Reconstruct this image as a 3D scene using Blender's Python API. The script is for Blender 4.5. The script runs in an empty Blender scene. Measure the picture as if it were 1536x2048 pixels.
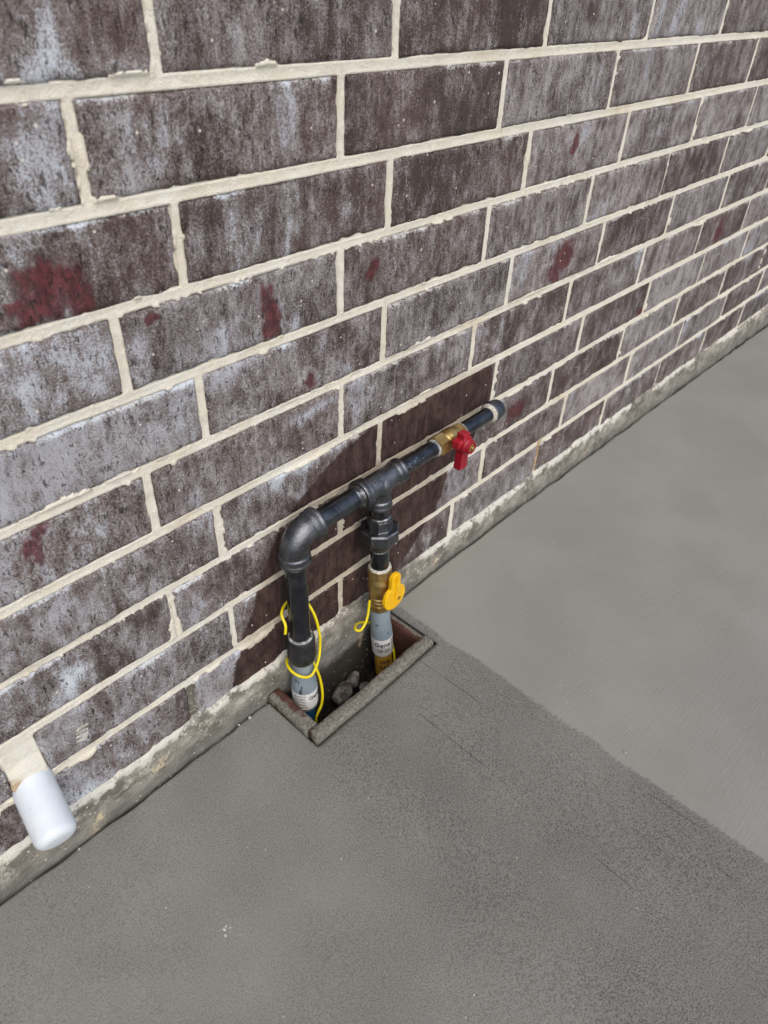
import bpy, bmesh, math, random
import numpy as np
from mathutils import Vector, Matrix

R = math.radians
scene = bpy.context.scene
C = scene.collection

# ------------------------------------------------------------------ camera
cam_d = bpy.data.cameras.new('camera')
cam = bpy.data.objects.new('camera', cam_d)
C.objects.link(cam)
cam.matrix_world = Matrix((
    (0.67856, 0.43113, -0.59471, -0.0237),
    (-0.73351, 0.44058, -0.51754, -0.5151),
    (0.03889, 0.78741, 0.61520, 0.8103),
    (0, 0, 0, 1)))
cam_d.sensor_fit = 'VERTICAL'
cam_d.sensor_height = 36.0
cam_d.lens = 24.80
cam_d.clip_start = 0.01
cam_d.clip_end = 500
cam_d.dof.use_dof = True
cam_d.dof.focus_distance = 0.86
cam_d.dof.aperture_fstop = 8.0
scene.camera = cam

# ------------------------------------------------------------------ sky, sun, exposure
SUN_DIR = Vector((-0.30, -0.85, 1.05)).normalized()      # towards the sun
world = bpy.data.worlds.new('World')
scene.world = world
world.use_nodes = True
wn = world.node_tree
bg = wn.nodes['Background']
sky = wn.nodes.new('ShaderNodeTexSky')
sky.sky_type = 'NISHITA'
sky.sun_disc = False
sky.sun_elevation = math.asin(SUN_DIR.z)
sky.sun_rotation = math.atan2(SUN_DIR.x, SUN_DIR.y)
sky.air_density = 1.0
sky.dust_density = 3.0
sky.ozone_density = 1.0
wn.links.new(sky.outputs[0], bg.inputs['Color'])
bg.inputs['Strength'].default_value = 0.11
sun_d = bpy.data.lights.new('sun', 'SUN')
sun_d.energy = 1.0
sun_d.angle = R(65)
sun_d.color = (1.0, 0.95, 0.87)
sun = bpy.data.objects.new('sun', sun_d)
sun.rotation_euler = (-SUN_DIR).to_track_quat('-Z', 'Y').to_euler()
sun.location = (0, -3, 4)
C.objects.link(sun)
vs = scene.view_settings
vs.view_transform = 'Standard'
vs.look = 'None'
vs.gamma = 1.0
vs.use_curve_mapping = False
vs.exposure = 0.58
scene.cycles.max_bounces = 5
scene.cycles.diffuse_bounces = 3
scene.cycles.glossy_bounces = 3
scene.cycles.transmission_bounces = 1

# ------------------------------------------------------------------ noise in numpy
def _hash(ix, iy, seed):
    h = (ix.astype(np.int64) * 374761393 + iy.astype(np.int64) * 668265263 + seed * 982451653) & 0xFFFFFFFF
    h = ((h ^ (h >> 13)) * 1274126177) & 0xFFFFFFFF
    h = ((h ^ (h >> 16)) * 2246822519) & 0xFFFFFFFF
    return ((h ^ (h >> 15)) & 0xFFFFFF) / float(0xFFFFFF)

def vnoise(x, y, size, seed=0):
    x = np.asarray(x, float) / size
    y = np.asarray(y, float) / size
    ix = np.floor(x); iy = np.floor(y)
    fx = x - ix; fy = y - iy
    fx = fx * fx * (3 - 2 * fx); fy = fy * fy * (3 - 2 * fy)
    a = _hash(ix, iy, seed); b = _hash(ix + 1, iy, seed)
    c = _hash(ix, iy + 1, seed); d = _hash(ix + 1, iy + 1, seed)
    return (a * (1 - fx) + b * fx) * (1 - fy) + (c * (1 - fx) + d * fx) * fy

def fbm(x, y, size, seed=0, octv=3):
    t = 0.0; amp = 0.5; tot = 0.0
    for k in range(octv):
        t = t + amp * vnoise(x, y, size / 2 ** k, seed + 17 * k)
        tot += amp; amp *= 0.5
    return t / tot            # 0..1

def sstep(a, b, x):
    t = np.clip((x - a) / (b - a), 0, 1)
    return t * t * (3 - 2 * t)

# ------------------------------------------------------------------ object helpers
def tag(o, label=None, cat=None, group=None, kind=None):
    if label: o['label'] = label
    if cat: o['category'] = cat
    if group: o['group'] = group
    if kind: o['kind'] = kind
    return o

def empty(name, loc=(0, 0, 0)):
    o = bpy.data.objects.new(name, None)
    o.location = loc
    o.empty_display_size = 0.02
    C.objects.link(o)
    return o

def root_loc(o):
    v = Vector((0, 0, 0))
    while o is not None:
        v += o.location
        o = o.parent
    return v

def link(name, me, mat=None, parent=None, smooth=True):
    o = bpy.data.objects.new(name, me)
    C.objects.link(o)
    if mat is not None:
        me.materials.append(mat)
    if smooth:
        me.polygons.foreach_set('use_smooth', [True] * len(me.polygons))
    if parent is not None:
        o.parent = parent
        off = root_loc(parent)
        me.transform(Matrix.Translation(-off))
    return o

def from_np(name, V, F, mat=None, parent=None, smooth=True):
    me = bpy.data.meshes.new(name)
    me.from_pydata([tuple(v) for v in V], [], [tuple(f) for f in F])
    me.update()
    return link(name, me, mat, parent, smooth)

def from_bm(name, bm, mat=None, parent=None, smooth=True, angle=None):
    me = bpy.data.meshes.new(name)
    bmesh.ops.recalc_face_normals(bm, faces=bm.faces)
    bm.to_mesh(me); bm.free()
    o = link(name, me, mat, parent, smooth)
    if angle is not None:
        me.set_sharp_from_angle(angle=R(angle))
    return o

def frame(d):
    d = Vector(d).normalized()
    up = Vector((0, 0, 1)) if abs(d.z) < 0.9 else Vector((1, 0, 0))
    a = d.cross(up).normalized()
    b = d.cross(a).normalized()
    return d, a, b

def lathe(bm, prof, org, d, segs=40, phase=0.0, cap=True):
    """prof: list of (t along axis, radius)"""
    d, a, b = frame(d)
    org = Vector(org)
    rings = []
    for t, r in prof:
        ring = []
        for k in range(segs):
            an = 2 * math.pi * k / segs + phase
            ring.append(bm.verts.new(org + d * t + (a * math.cos(an) + b * math.sin(an)) * r))
        rings.append(ring)
    for i in range(len(rings) - 1):
        for k in range(segs):
            k2 = (k + 1) % segs
            bm.faces.new((rings[i][k], rings[i][k2], rings[i + 1][k2], rings[i + 1][k]))
    if cap:
        bm.faces.new(rings[0][::-1])
        bm.faces.new(rings[-1])
    return rings

def tube(bm, pts, rad, segs=14, cap=True):
    pts = [Vector(p) for p in pts]
    n = len(pts)
    rads = rad if isinstance(rad, (list, tuple)) else [rad] * n
    tang = []
    for i in range(n):
        tang.append((pts[min(i + 1, n - 1)] - pts[max(i - 1, 0)]).normalized())
    d, a, b = frame(tang[0])
    rings = []
    for i in range(n):
        t = tang[i]
        a = (a - t * a.dot(t)).normalized()
        b = t.cross(a)
        rings.append([bm.verts.new(pts[i] + (a * math.cos(2 * math.pi * k / segs) + b * math.sin(2 * math.pi * k / segs)) * rads[i]) for k in range(segs)])
    for i in range(n - 1):
        for k in range(segs):
            k2 = (k + 1) % segs
            bm.faces.new((rings[i][k], rings[i][k2], rings[i + 1][k2], rings[i + 1][k]))
    if cap:
        bm.faces.new(rings[0][::-1]); bm.faces.new(rings[-1])

def catmull(P, n=10):
    P = [Vector(p) for p in P]
    P = [P[0] * 2 - P[1]] + P + [P[-1] * 2 - P[-2]]
    out = []
    for i in range(1, len(P) - 2):
        p0, p1, p2, p3 = P[i - 1], P[i], P[i + 1], P[i + 2]
        for k in range(n):
            t = k / n
            out.append(0.5 * ((2 * p1) + (p2 - p0) * t + (2 * p0 - 5 * p1 + 4 * p2 - p3) * t * t + (3 * p1 - p0 - 3 * p2 + p3) * t ** 3))
    out.append(P[-2])
    return out

def box(bm, cx, cy, cz, sx, sy, sz, rot=None):
    r = bmesh.ops.create_cube(bm, size=1.0)
    M = Matrix.Translation((cx, cy, cz))
    if rot is not None: M = M @ rot
    bmesh.ops.transform(bm, matrix=M @ Matrix.Diagonal((sx, sy, sz, 1)), verts=r['verts'])
    return r['verts']

def fuse(name, bm, mat, parent, voxel=0.0008, smooth=4):
    """solid fillet of overlapping closed shapes, like a casting or a moulding"""
    me = bpy.data.meshes.new(name)
    bmesh.ops.recalc_face_normals(bm, faces=bm.faces)
    bm.to_mesh(me); bm.free()
    t = bpy.data.objects.new('tmp', me)
    C.objects.link(t)
    m = t.modifiers.new('r', 'REMESH'); m.mode = 'VOXEL'; m.voxel_size = voxel
    s = t.modifiers.new('s', 'SMOOTH'); s.factor = 0.5; s.iterations = smooth
    dg = bpy.context.evaluated_depsgraph_get()
    out = bpy.data.meshes.new_from_object(t.evaluated_get(dg))
    bpy.data.objects.remove(t)
    bpy.data.meshes.remove(me)
    out.name = name
    return link(name, out, mat, parent, True)

# ------------------------------------------------------------------ material helper
class N:
    def __init__(s, name):
        s.m = bpy.data.materials.new(name)
        s.m.use_nodes = True
        s.t = s.m.node_tree
        s.b = s.t.nodes['Principled BSDF']
    def node(s, typ, **kw):
        n = s.t.nodes.new(typ)
        for k, v in kw.items(): setattr(n, k, v)
        return n
    def put(s, sock, v):
        if isinstance(v, bpy.types.NodeSocket): s.t.links.new(v, sock)
        elif v is not None:
            try: sock.default_value = v
            except Exception: sock.default_value = tuple(v) + (1,) if len(v) == 3 else v
    def pos(s):
        return s.node('ShaderNodeNewGeometry').outputs['Position']
    def normal(s):
        return s.node('ShaderNodeNewGeometry').outputs['Normal']
    def attr(s, name, typ='GEOMETRY'):
        n = s.node('ShaderNodeAttribute'); n.attribute_name = name; n.attribute_type = typ
        return n.outputs['Fac']
    def map(s, v, scale=(1, 1, 1), loc=(0, 0, 0), rot=(0, 0, 0)):
        n = s.node('ShaderNodeMapping')
        s.put(n.inputs['Vector'], v); n.inputs['Scale'].default_value = scale
        n.inputs['Location'].default_value = loc; n.inputs['Rotation'].default_value = rot
        return n.outputs[0]
    def vadd(s, a, b, op='ADD'):
        n = s.node('ShaderNodeVectorMath', operation=op)
        s.put(n.inputs[0], a); s.put(n.inputs[1], b)
        return n.outputs[0]
    def noise(s, v, scale, detail=3, rough=0.55, dist=0.0, out=0):
        n = s.node('ShaderNodeTexNoise')
        s.put(n.inputs['Vector'], v)
        n.inputs['Scale'].default_value = scale; n.inputs['Detail'].default_value = detail
        n.inputs['Roughness'].default_value = rough; n.inputs['Distortion'].default_value = dist
        return n.outputs[out]
    def voro(s, v, scale, feature='F1', rnd=1.0):
        n = s.node('ShaderNodeTexVoronoi', feature=feature)
        s.put(n.inputs['Vector'], v); n.inputs['Scale'].default_value = scale
        n.inputs['Randomness'].default_value = rnd
        return n
    def math(s, op, a, b=None, c=None, clamp=False):
        n = s.node('ShaderNodeMath', operation=op); n.use_clamp = clamp
        s.put(n.inputs[0], a)
        if b is not None: s.put(n.inputs[1], b)
        if c is not None: s.put(n.inputs[2], c)
        return n.outputs[0]
    def ramp(s, v, a, b, lo=0.0, hi=1.0):
        n = s.node('ShaderNodeMapRange', interpolation_type='SMOOTHSTEP')
        s.put(n.inputs['Value'], v); s.put(n.inputs['From Min'], a); s.put(n.inputs['From Max'], b)
        n.inputs['To Min'].default_value = lo; n.inputs['To Max'].default_value = hi
        return n.outputs[0]
    def mix(s, f, a, b, mode='MIX'):
        n = s.node('ShaderNodeMix', data_type='RGBA', blend_type=mode)
        s.put(n.inputs['Factor'], f)
        for sock, v in ((n.inputs['A'], a), (n.inputs['B'], b)):
            pass
        s.put(n.inputs[6], a if isinstance(a, bpy.types.NodeSocket) else tuple(a) + (1,))
        s.put(n.inputs[7], b if isinstance(b, bpy.types.NodeSocket) else tuple(b) + (1,))
        return n.outputs[2]
    def sep(s, v):
        return s.node_link_sep(v)
    def node_link_sep(s, v):
        n = s.node('ShaderNodeSeparateXYZ'); s.put(n.inputs[0], v)
        return n.outputs
    def bump(s, h, strength=0.5, dist=0.001, prev=None):
        n = s.node('ShaderNodeBump')
        s.put(n.inputs['Height'], h)
        n.inputs['Strength'].default_value = strength; n.inputs['Distance'].default_value = dist
        if prev is not None: s.put(n.inputs['Normal'], prev)
        return n.outputs[0]
    def out(s, color=None, rough=None, metal=None, normal=None, spec=None):
        if color is not None:
            s.put(s.b.inputs['Base Color'], color if isinstance(color, bpy.types.NodeSocket) else tuple(color) + (1,))
        if rough is not None: s.put(s.b.inputs['Roughness'], rough)
        if metal is not None: s.put(s.b.inputs['Metallic'], metal)
        if normal is not None: s.put(s.b.inputs['Normal'], normal)
        if spec is not None: s.put(s.b.inputs['Specular IOR Level'], spec)
        return s.m

# ------------------------------------------------------------------ materials
def mat_brick(simple=False):
    n = N('wire_cut_brick' + ('_far' if simple else ''))
    P = n.pos()
    if not simple:
        rnd = n.attr('seed', 'OBJECT')
    else:
        rnd = n.attr('seed')
    off = n.node('ShaderNodeCombineXYZ')
    n.put(off.inputs[0], n.math('MULTIPLY', rnd, 7.3)); n.put(off.inputs[1], n.math('MULTIPLY', rnd, 3.1)); n.put(off.inputs[2], n.math('MULTIPLY', rnd, 11.7))
    Q = n.vadd(P, off.outputs[0])
    st = n.map(Q, (1, 1, 0.50))                # drag marks run up and down the face
    st2 = n.map(Q, (1, 1, 0.68))
    streak = n.noise(st, 75, 5, 0.62, 0.4)
    blotch = n.noise(st2, 34, 4, 0.52, 0.5)
    drag = n.noise(n.map(Q, (1, 1, 0.07)), 210, 2, 0.6)      # long thin extrusion drags
    big = n.noise(st2, 9, 1, 0.5)
    grain = n.noise(Q, 620, 2, 0.7)
    mid = n.noise(n.map(Q, (1, 1, 0.6)), 210, 3, 0.65)
    pale_a = n.attr('pale'); dark_a = n.attr('dark'); red_a = n.attr('red'); edge_a = n.attr('edge')
    dg = n.math('SUBTRACT', grain, 0.5)
    tone = n.math('ADD', n.math('MULTIPLY', streak, 0.58), n.math('MULTIPLY', blotch, 0.46))
    tone = n.math('ADD', tone, n.math('MULTIPLY', n.math('SUBTRACT', mid, 0.5), 0.22))
    tone = n.math('ADD', tone, n.math('MULTIPLY', n.math('SUBTRACT', drag, 0.5), 0.18))
    tone = n.math('ADD', tone, n.math('MULTIPLY', dg, 0.72))
    tone = n.math('ADD', tone, n.math('MULTIPLY', n.math('SUBTRACT', big, 0.5), 0.24))
    tone = n.math('ADD', tone, n.math('MULTIPLY', pale_a, 0.13))
    tone = n.math('ADD', tone, n.math('MULTIPLY', n.math('SUBTRACT', rnd, 0.5), 0.14))
    brown = n.mix(n.ramp(big, 0.35, 0.65), (0.056, 0.041, 0.036), (0.080, 0.053, 0.048))
    c = n.mix(n.ramp(tone, 0.37, 0.585), brown, n.mix(n.math('FRACT', n.math('MULTIPLY', rnd, 13.7)), (0.190, 0.158, 0.150), (0.212, 0.192, 0.193)))
    cool = n.ramp(pale_a, 0.0, 0.45)
    lightc = n.mix(cool, (0.36, 0.335, 0.33), (0.37, 0.375, 0.41))
    c = n.mix(n.ramp(tone, 0.545, 0.72), c, lightc)
    white = n.math('ADD', n.math('MULTIPLY', pale_a, 0.22), n.math('MULTIPLY', streak, 0.62))
    white = n.math('ADD', white, n.math('MULTIPLY', blotch, 0.42))
    white = n.math('ADD', white, n.math('MULTIPLY', dg, 0.55))
    white = n.math('ADD', white, n.math('MULTIPLY', edge_a, 0.42))
    c = n.mix(n.ramp(white, 0.70, 0.99), c, n.mix(cool, (0.55, 0.54, 0.53), (0.55, 0.595, 0.645)))
    # bare red body where the coating has worn away
    fine = n.noise(st2, 110, 5, 0.72)
    fd = n.math('SUBTRACT', fine, 0.5)
    redm = n.math('ADD', red_a, n.math('ADD', n.math('MULTIPLY', fd, 1.9), n.math('MULTIPLY', dg, 0.7)))
    redc = n.mix(n.ramp(mid, 0.3, 0.7), (0.050, 0.017, 0.019), (0.135, 0.026, 0.033))
    c = n.mix(n.ramp(redm, 0.38, 0.80, 0, 0.88), c, redc)
    # clean, unbleached brick behind the pipes
    darkm = n.math('ADD', dark_a, n.math('MULTIPLY', fd, 1.1))
    dk = n.mix(n.ramp(streak, 0.36, 0.66), (0.026, 0.0135, 0.0115), (0.072, 0.041, 0.035))
    dk = n.mix(n.ramp(drag, 0.52, 0.72, 0, 0.5), dk, (0.095, 0.060, 0.053))
    dk = n.mix(n.ramp(grain, 0.58, 0.80), dk, (0.125, 0.09, 0.082))
    c = n.mix(n.ramp(darkm, 0.36, 0.62), c, dk)
    # mortar scrubbed along the arrises
    em = n.math('ADD', edge_a, n.math('ADD', n.math('MULTIPLY', fd, 1.6), n.math('MULTIPLY', dg, 0.8)))
    c = n.mix(n.ramp(em, 0.78, 1.15, 0, 0.85), c, (0.62, 0.60, 0.55))
    # dark pits and pale specks
    pit = n.noise(n.map(Q, (1, 1, 0.38)), 300, 3, 0.6, 0.6)
    pitm = n.math('MULTIPLY', n.ramp(pit, 0.585, 0.64), n.ramp(mid, 0.38, 0.52))
    c = n.mix(n.math('MULTIPLY', pitm, 0.75), c, (0.014, 0.010, 0.009))
    sp = n.voro(Q, 130)
    spc = n.node_link_sep(sp.outputs['Color'])[0]
    spm = n.math('MULTIPLY', n.ramp(sp.outputs['Distance'], 0.19, 0.11), n.ramp(spc, 0.925, 0.93))
    c = n.mix(spm, c, (0.66, 0.62, 0.54))
    h = n.math('ADD', n.math('MULTIPLY', drag, 0.4), n.math('MULTIPLY', mid, 0.6))
    h = n.math('SUBTRACT', h, n.math('MULTIPLY', pitm, 0.6))
    nb = n.bump(h, 0.6, 0.0022)
    nb = n.bump(grain, 0.5, 0.0009, nb)
    return n.out(c, 0.86, 0, nb, 0.35)

def mat_mortar():
    n = N('cream_mortar')
    P = n.pos()
    g = n.noise(P, 900, 2, 0.6)
    b = n.noise(P, 14, 3, 0.6)
    f = n.noise(P, 160, 3, 0.6)
    c = n.mix(n.ramp(b, 0.3, 0.7), (0.74, 0.69, 0.57), (0.80, 0.77, 0.68))
    c = n.mix(n.ramp(f, 0.5, 0.8), c, (0.82, 0.80, 0.72))
    c = n.mix(n.ramp(g, 0.62, 0.78), c, (0.50, 0.44, 0.33))
    c = n.mix(n.ramp(n.noise(P, 8, 3), 0.56, 0.74, 0, 0.45), c, (0.56, 0.45, 0.30))
    c = n.mix(n.ramp(n.noise(P, 60, 4, 0.7), 0.56, 0.72, 0, 0.4), c, (0.48, 0.43, 0.34))
    rust = n.attr('rust')
    c = n.mix(n.math('MULTIPLY', rust, n.ramp(f, 0.25, 0.55)), c, (0.42, 0.27, 0.12))
    c = n.mix(n.math('MULTIPLY', n.attr('tan'), n.ramp(f, 0.3, 0.6, 0.35, 0.7)), c, (0.44, 0.375, 0.28))
    c = n.mix(n.math('MULTIPLY', n.attr('weep_grey'), n.ramp(f, 0.3, 0.5, 0.6, 1.0)), c, (0.16, 0.148, 0.125))
    nb = n.bump(n.noise(P, 320, 4, 0.75), 0.8, 0.0017)
    nb = n.bump(g, 0.7, 0.0009, nb)
    return n.out(c, 0.93, 0, nb, 0.25)

def mat_slab():
    n = N('fresh_concrete')
    P = n.pos()
    X = n.node_link_sep(P)
    wob = n.math('ADD', n.math('MULTIPLY', n.math('SUBTRACT', n.noise(P, 9, 2), 0.5), 0.03),
                 n.math('MULTIPLY', n.math('SUBTRACT', n.noise(P, 220, 2), 0.5), 0.012))
    edge = n.math('ADD', X[0], wob)
    smooth = n.ramp(edge, 0.590, 0.597)          # steel-trowelled pass starts here
    close = n.ramp(X[0], 0.16, 0.42)             # float marks fade towards the near end
    patch = n.ramp(n.noise(P, 7, 3, 0.55), 0.32, 0.68)
    rough_amt = n.math('MULTIPLY', n.math('SUBTRACT', 1.0, smooth), n.math('ADD', n.math('MULTIPLY', close, 0.35), n.math('ADD', 0.40, n.math('MULTIPLY', patch, 0.25))))
    gr = n.noise(P, 600, 3, 0.7)
    gr2 = n.noise(P, 900, 1, 0.6)
    base = n.mix(n.ramp(n.noise(P, 5, 3), 0.3, 0.7), (0.244, 0.244, 0.215), (0.284, 0.283, 0.252))
    pitd = n.ramp(gr, 0.54, 0.40)
    c = n.mix(n.math('MULTIPLY', n.math('MULTIPLY', pitd, rough_amt), 0.80), base, (0.060, 0.059, 0.054))
    c = n.mix(n.math('MULTIPLY', n.ramp(gr2, 0.55, 0.75), n.math('MULTIPLY', rough_amt, 0.6)), c, (0.40, 0.40, 0.37))
    c = n.mix(n.math('MULTIPLY', smooth, n.ramp(n.noise(P, 3.2, 3), 0.4, 0.7, 0, 0.35)), c, (0.240, 0.238, 0.216))
    # scratches where the edge of the float was dragged
    ln = None
    for lx, ly, ph in ((0.5185, 0.0, 0.0), (0.5330, 3.0, 0.02), (0.4700, 7.0, -0.03), (0.5620, 11.0, 0.03)):
        q = n.math('ABSOLUTE', n.math('SUBTRACT', n.math('ADD', n.math('ADD', X[0], n.math('MULTIPLY', X[1], ph)), n.math('MULTIPLY', wob, 0.10)), lx))
        m1 = n.math('MULTIPLY', n.ramp(q, 0.0011, 0.0002), n.ramp(n.noise(n.map(P, (40, 9, 1), (ly, ly, 0)), 1.0, 2), 0.52, 0.62))
        ln = m1 if ln is None else n.math('MAXIMUM', ln, m1)
    c = n.mix(n.math('MULTIPLY', ln, 0.75), c, (0.05, 0.049, 0.045))
    sp = n.voro(P, 75)
    spc = n.node_link_sep(sp.outputs['Color'])[0]
    spm = n.math('MULTIPLY', n.ramp(sp.outputs['Distance'], 0.075, 0.045), n.ramp(spc, 0.93, 0.935))
    c = n.mix(spm, c, (0.55, 0.54, 0.50))
    # drag marks left by the trowel edge
    tr = n.map(P, (30, 330, 1), rot=(0, 0, R(47)))
    rip = n.noise(tr, 1.0, 3, 0.6)
    arc = n.noise(n.map(P, (8, 60, 1), rot=(0, 0, R(-20))), 1.0, 3, 0.55)
    nb = n.bump(n.math('MULTIPLY', gr, rough_amt), 1.0, 0.0032)
    nb = n.bump(n.math('MULTIPLY', rip, smooth), 0.45, 0.0012, nb)
    nb = n.bump(arc, 0.14, 0.0014, nb)
    ro = n.ramp(smooth, 0, 1, 0.75, 0.40)
    return n.out(c, ro, 0, nb, 0.42)

def mat_foundation():
    n = N('old_foundation_concrete')
    P = n.pos(); X = n.node_link_sep(P)
    st = n.map(P, (1, 1, 1.6))
    a = n.noise(st, 22, 4, 0.6); b = n.noise(P, 90, 4, 0.65); g = n.noise(P, 420, 3, 0.65)
    c = n.mix(n.ramp(a, 0.36, 0.64), (0.145, 0.135, 0.113), (0.34, 0.322, 0.275))
    c = n.mix(n.ramp(b, 0.50, 0.70), c, (0.44, 0.42, 0.36))
    c = n.mix(n.ramp(g, 0.56, 0.70), c, (0.085, 0.075, 0.06))
    c = n.mix(n.math('MULTIPLY', n.ramp(X[2], 0.035, 0.0), n.ramp(b, 0.35, 0.6, 0.35, 0.8)), c, (0.165, 0.165, 0.15))
    c = n.mix(n.math('MULTIPLY', n.ramp(n.math('ADD', X[2], n.math('MULTIPLY', n.math('SUBTRACT', a, 0.5), 0.06)), -0.002, -0.034), 0.88), c, (0.030, 0.026, 0.021))  # shade inside the pocket, put into the colour below slab level
    # cement paste washed over the top edge
    w = n.math('ADD', n.attr('paste'), n.math('ADD', n.math('MULTIPLY', n.math('SUBTRACT', b, 0.5), 2.2), n.math('MULTIPLY', n.math('SUBTRACT', g, 0.5), 0.9)))
    w = n.math('ADD', w, n.math('MULTIPLY', n.math('SUBTRACT', a, 0.5), 1.2))
    c = n.mix(n.ramp(w, 0.40, 0.85), c, (0.60, 0.585, 0.52))
    och = n.ramp(n.noise(P, 19, 4, 0.7), 0.60, 0.70)
    c = n.mix(n.math('MULTIPLY', och, n.ramp(b, 0.40, 0.56)), c, (0.58, 0.49, 0.32))
    sp = n.voro(P, 190)
    spc = n.node_link_sep(sp.outputs['Color'])[0]
    spm = n.math('MULTIPLY', n.ramp(sp.outputs['Distance'], 0.3, 0.2), n.ramp(spc, 0.9, 0.91))
    c = n.mix(spm, c, (0.58, 0.53, 0.42))
    nb = n.bump(b, 0.7, 0.003); nb = n.bump(g, 0.6, 0.0012, nb)
    return n.out(c, 0.88, 0, nb, 0.3)

def mat_plain(name, col, rough=0.5, metal=0.0, col2=None, scale=120, bump=0.0, bscale=400, spec=0.5, lo=0.4, hi=0.7, detail=3):
    n = N(name)
    P = n.pos()
    c = col
    if col2 is not None:
        c = n.mix(n.ramp(n.noise(P, scale, detail, 0.6), lo, hi), col, col2)
    nb = n.bump(n.noise(P, bscale, 3, 0.6), bump, 0.0008) if bump else None
    return n.out(c, rough, metal, nb, spec)

def mat_iron():
    n = N('black_malleable_iron')
    P = n.pos()
    a = n.noise(P, 55, 4, 0.6); b = n.noise(P, 900, 2, 0.6)
    c = n.mix(n.ramp(a, 0.3, 0.7), (0.105, 0.110, 0.121), (0.185, 0.192, 0.207))
    c = n.mix(n.ramp(n.noise(P, 300, 3), 0.68, 0.74, 0, 0.6), c, (0.22, 0.20, 0.17))
    nb = n.bump(b, 0.55, 0.0007)
    nb = n.bump(n.noise(P, 240, 3), 0.55, 0.0010, nb)
    return n.out(c, n.ramp(a, 0.3, 0.7, 0.24, 0.36), 0.95, nb, 0.5)

def mat_pipe(name='black_lacquered_steel', scuff=0.63):
    n = N(name)
    P = n.pos()
    a = n.noise(P, 40, 4, 0.6)
    sc = n.noise(n.map(P, (1, 1, 1)), 260, 4, 0.7)
    c = n.mix(n.ramp(a, 0.3, 0.7), (0.040, 0.044, 0.053), (0.10, 0.107, 0.12))
    c = n.mix(n.math('MULTIPLY', n.ramp(sc, scuff, scuff + 0.04), n.ramp(n.noise(P, 45, 2), 0.52, 0.6)), c, (0.36, 0.35, 0.33))
    nb = n.bump(n.noise(P, 300, 3), 0.18, 0.0006)
    return n.out(c, n.ramp(a, 0.3, 0.7, 0.16, 0.28), 0.9, nb, 0.9)

def mat_brass():
    n = N('brass')
    P = n.pos()
    c = n.mix(n.ramp(n.noise(P, 90, 3), 0.35, 0.7), (0.52, 0.345, 0.115), (0.63, 0.49, 0.23))
    nb = n.bump(n.noise(P, 700, 2), 0.3, 0.0005)
    return n.out(c, 0.46, 1.0, nb)

def mat_sleeve():
    n = N('grey_epoxy_coating')
    P = n.pos()
    sc = n.noise(n.map(P, (1, 1, 0.28)), 85, 3, 0.6, 0.6)
    c = n.mix(n.ramp(n.noise(P, 30, 3), 0.3, 0.7), (0.195, 0.24, 0.275), (0.265, 0.31, 0.345))
    c = n.mix(n.ramp(sc, 0.62, 0.66), c, (0.045, 0.05, 0.055))
    c = n.mix(n.ramp(n.noise(P, 600, 2), 0.66, 0.72), c, (0.10, 0.11, 0.11))
    nb = n.bump(n.ramp(sc, 0.62, 0.66), 0.5, -0.0006)
    return n.out(c, 0.42, 0, nb)

def mat_board():
    n = N('concrete_smeared_form_board')
    P = n.pos(); X = n.node_link_sep(P)
    up = n.attr('smear')
    gr = n.noise(n.map(P, (1, 1, 6)), 60, 3, 0.6)
    wood = n.mix(n.ramp(gr, 0.3, 0.7), (0.060, 0.024, 0.017), (0.105, 0.045, 0.033))
    cem = n.mix(n.ramp(n.noise(P, 240, 4, 0.65), 0.35, 0.68), (0.12, 0.112, 0.09), (0.235, 0.228, 0.195))
    m = n.math('ADD', up, n.math('MULTIPLY', n.math('SUBTRACT', n.noise(P, 130, 4, 0.65), 0.5), 0.9))
    c = n.mix(n.ramp(m, 0.38, 0.6), wood, cem)
    nb = n.bump(n.noise(P, 240, 4, 0.65), 0.7, 0.002)
    return n.out(c, 0.78, 0, nb, 0.35)

def mat_soil():
    n = N('dark_soil')
    P = n.pos()
    c = n.mix(n.ramp(n.noise(P, 160, 4, 0.65), 0.4, 0.7), (0.012, 0.010, 0.008), (0.045, 0.038, 0.03))
    nb = n.bump(n.noise(P, 200, 4, 0.7), 0.9, 0.004)
    return n.out(c, 0.95, 0, nb, 0.2)

M_brick = mat_brick()
M_brick_far = mat_brick(True)
M_mortar = mat_mortar()
M_slab = mat_slab()
M_found = mat_foundation()
M_iron = mat_iron()
M_pipe = mat_pipe()
M_brass = mat_brass()
M_sleeve = mat_sleeve()
M_board = mat_board()
M_soil = mat_soil()
M_dope = mat_plain('grey_pipe_dope', (0.10, 0.105, 0.11), 0.45, 0.0, (0.52, 0.52, 0.49), 130, 0.6, 500)
M_dope_w = mat_plain('white_thread_tape', (0.40, 0.38, 0.32), 0.6, 0.0, (0.70, 0.67, 0.58), 220, 0.6, 500)
M_zinc = mat_plain('bare_steel_thread', (0.10, 0.105, 0.11), 0.35, 0.9, (0.42, 0.42, 0.41), 150, 0.3, 600)
M_red = mat_plain('red_plastic', (0.30, 0.006, 0.018), 0.38, 0.0, (0.35, 0.010, 0.024), 60, 0.12, 900)
M_yellow = mat_plain('yellow_plastic', (0.86, 0.47, 0.003), 0.40, 0.0, (0.90, 0.55, 0.004), 60, 0.10, 800)
M_yspot = mat_plain('dark_grime_spot', (0.05, 0.035, 0.012), 0.7)
M_wire = mat_plain('yellow_wire_insulation', (0.74, 0.60, 0.006), 0.36, 0.0, (0.80, 0.66, 0.01), 60, 0.08, 500)
M_ytape = mat_plain('yellow_gas_pipe', (0.66, 0.36, 0.012), 0.42, 0.0, (0.55, 0.32, 0.10), 70, 0.1, 500)
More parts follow.
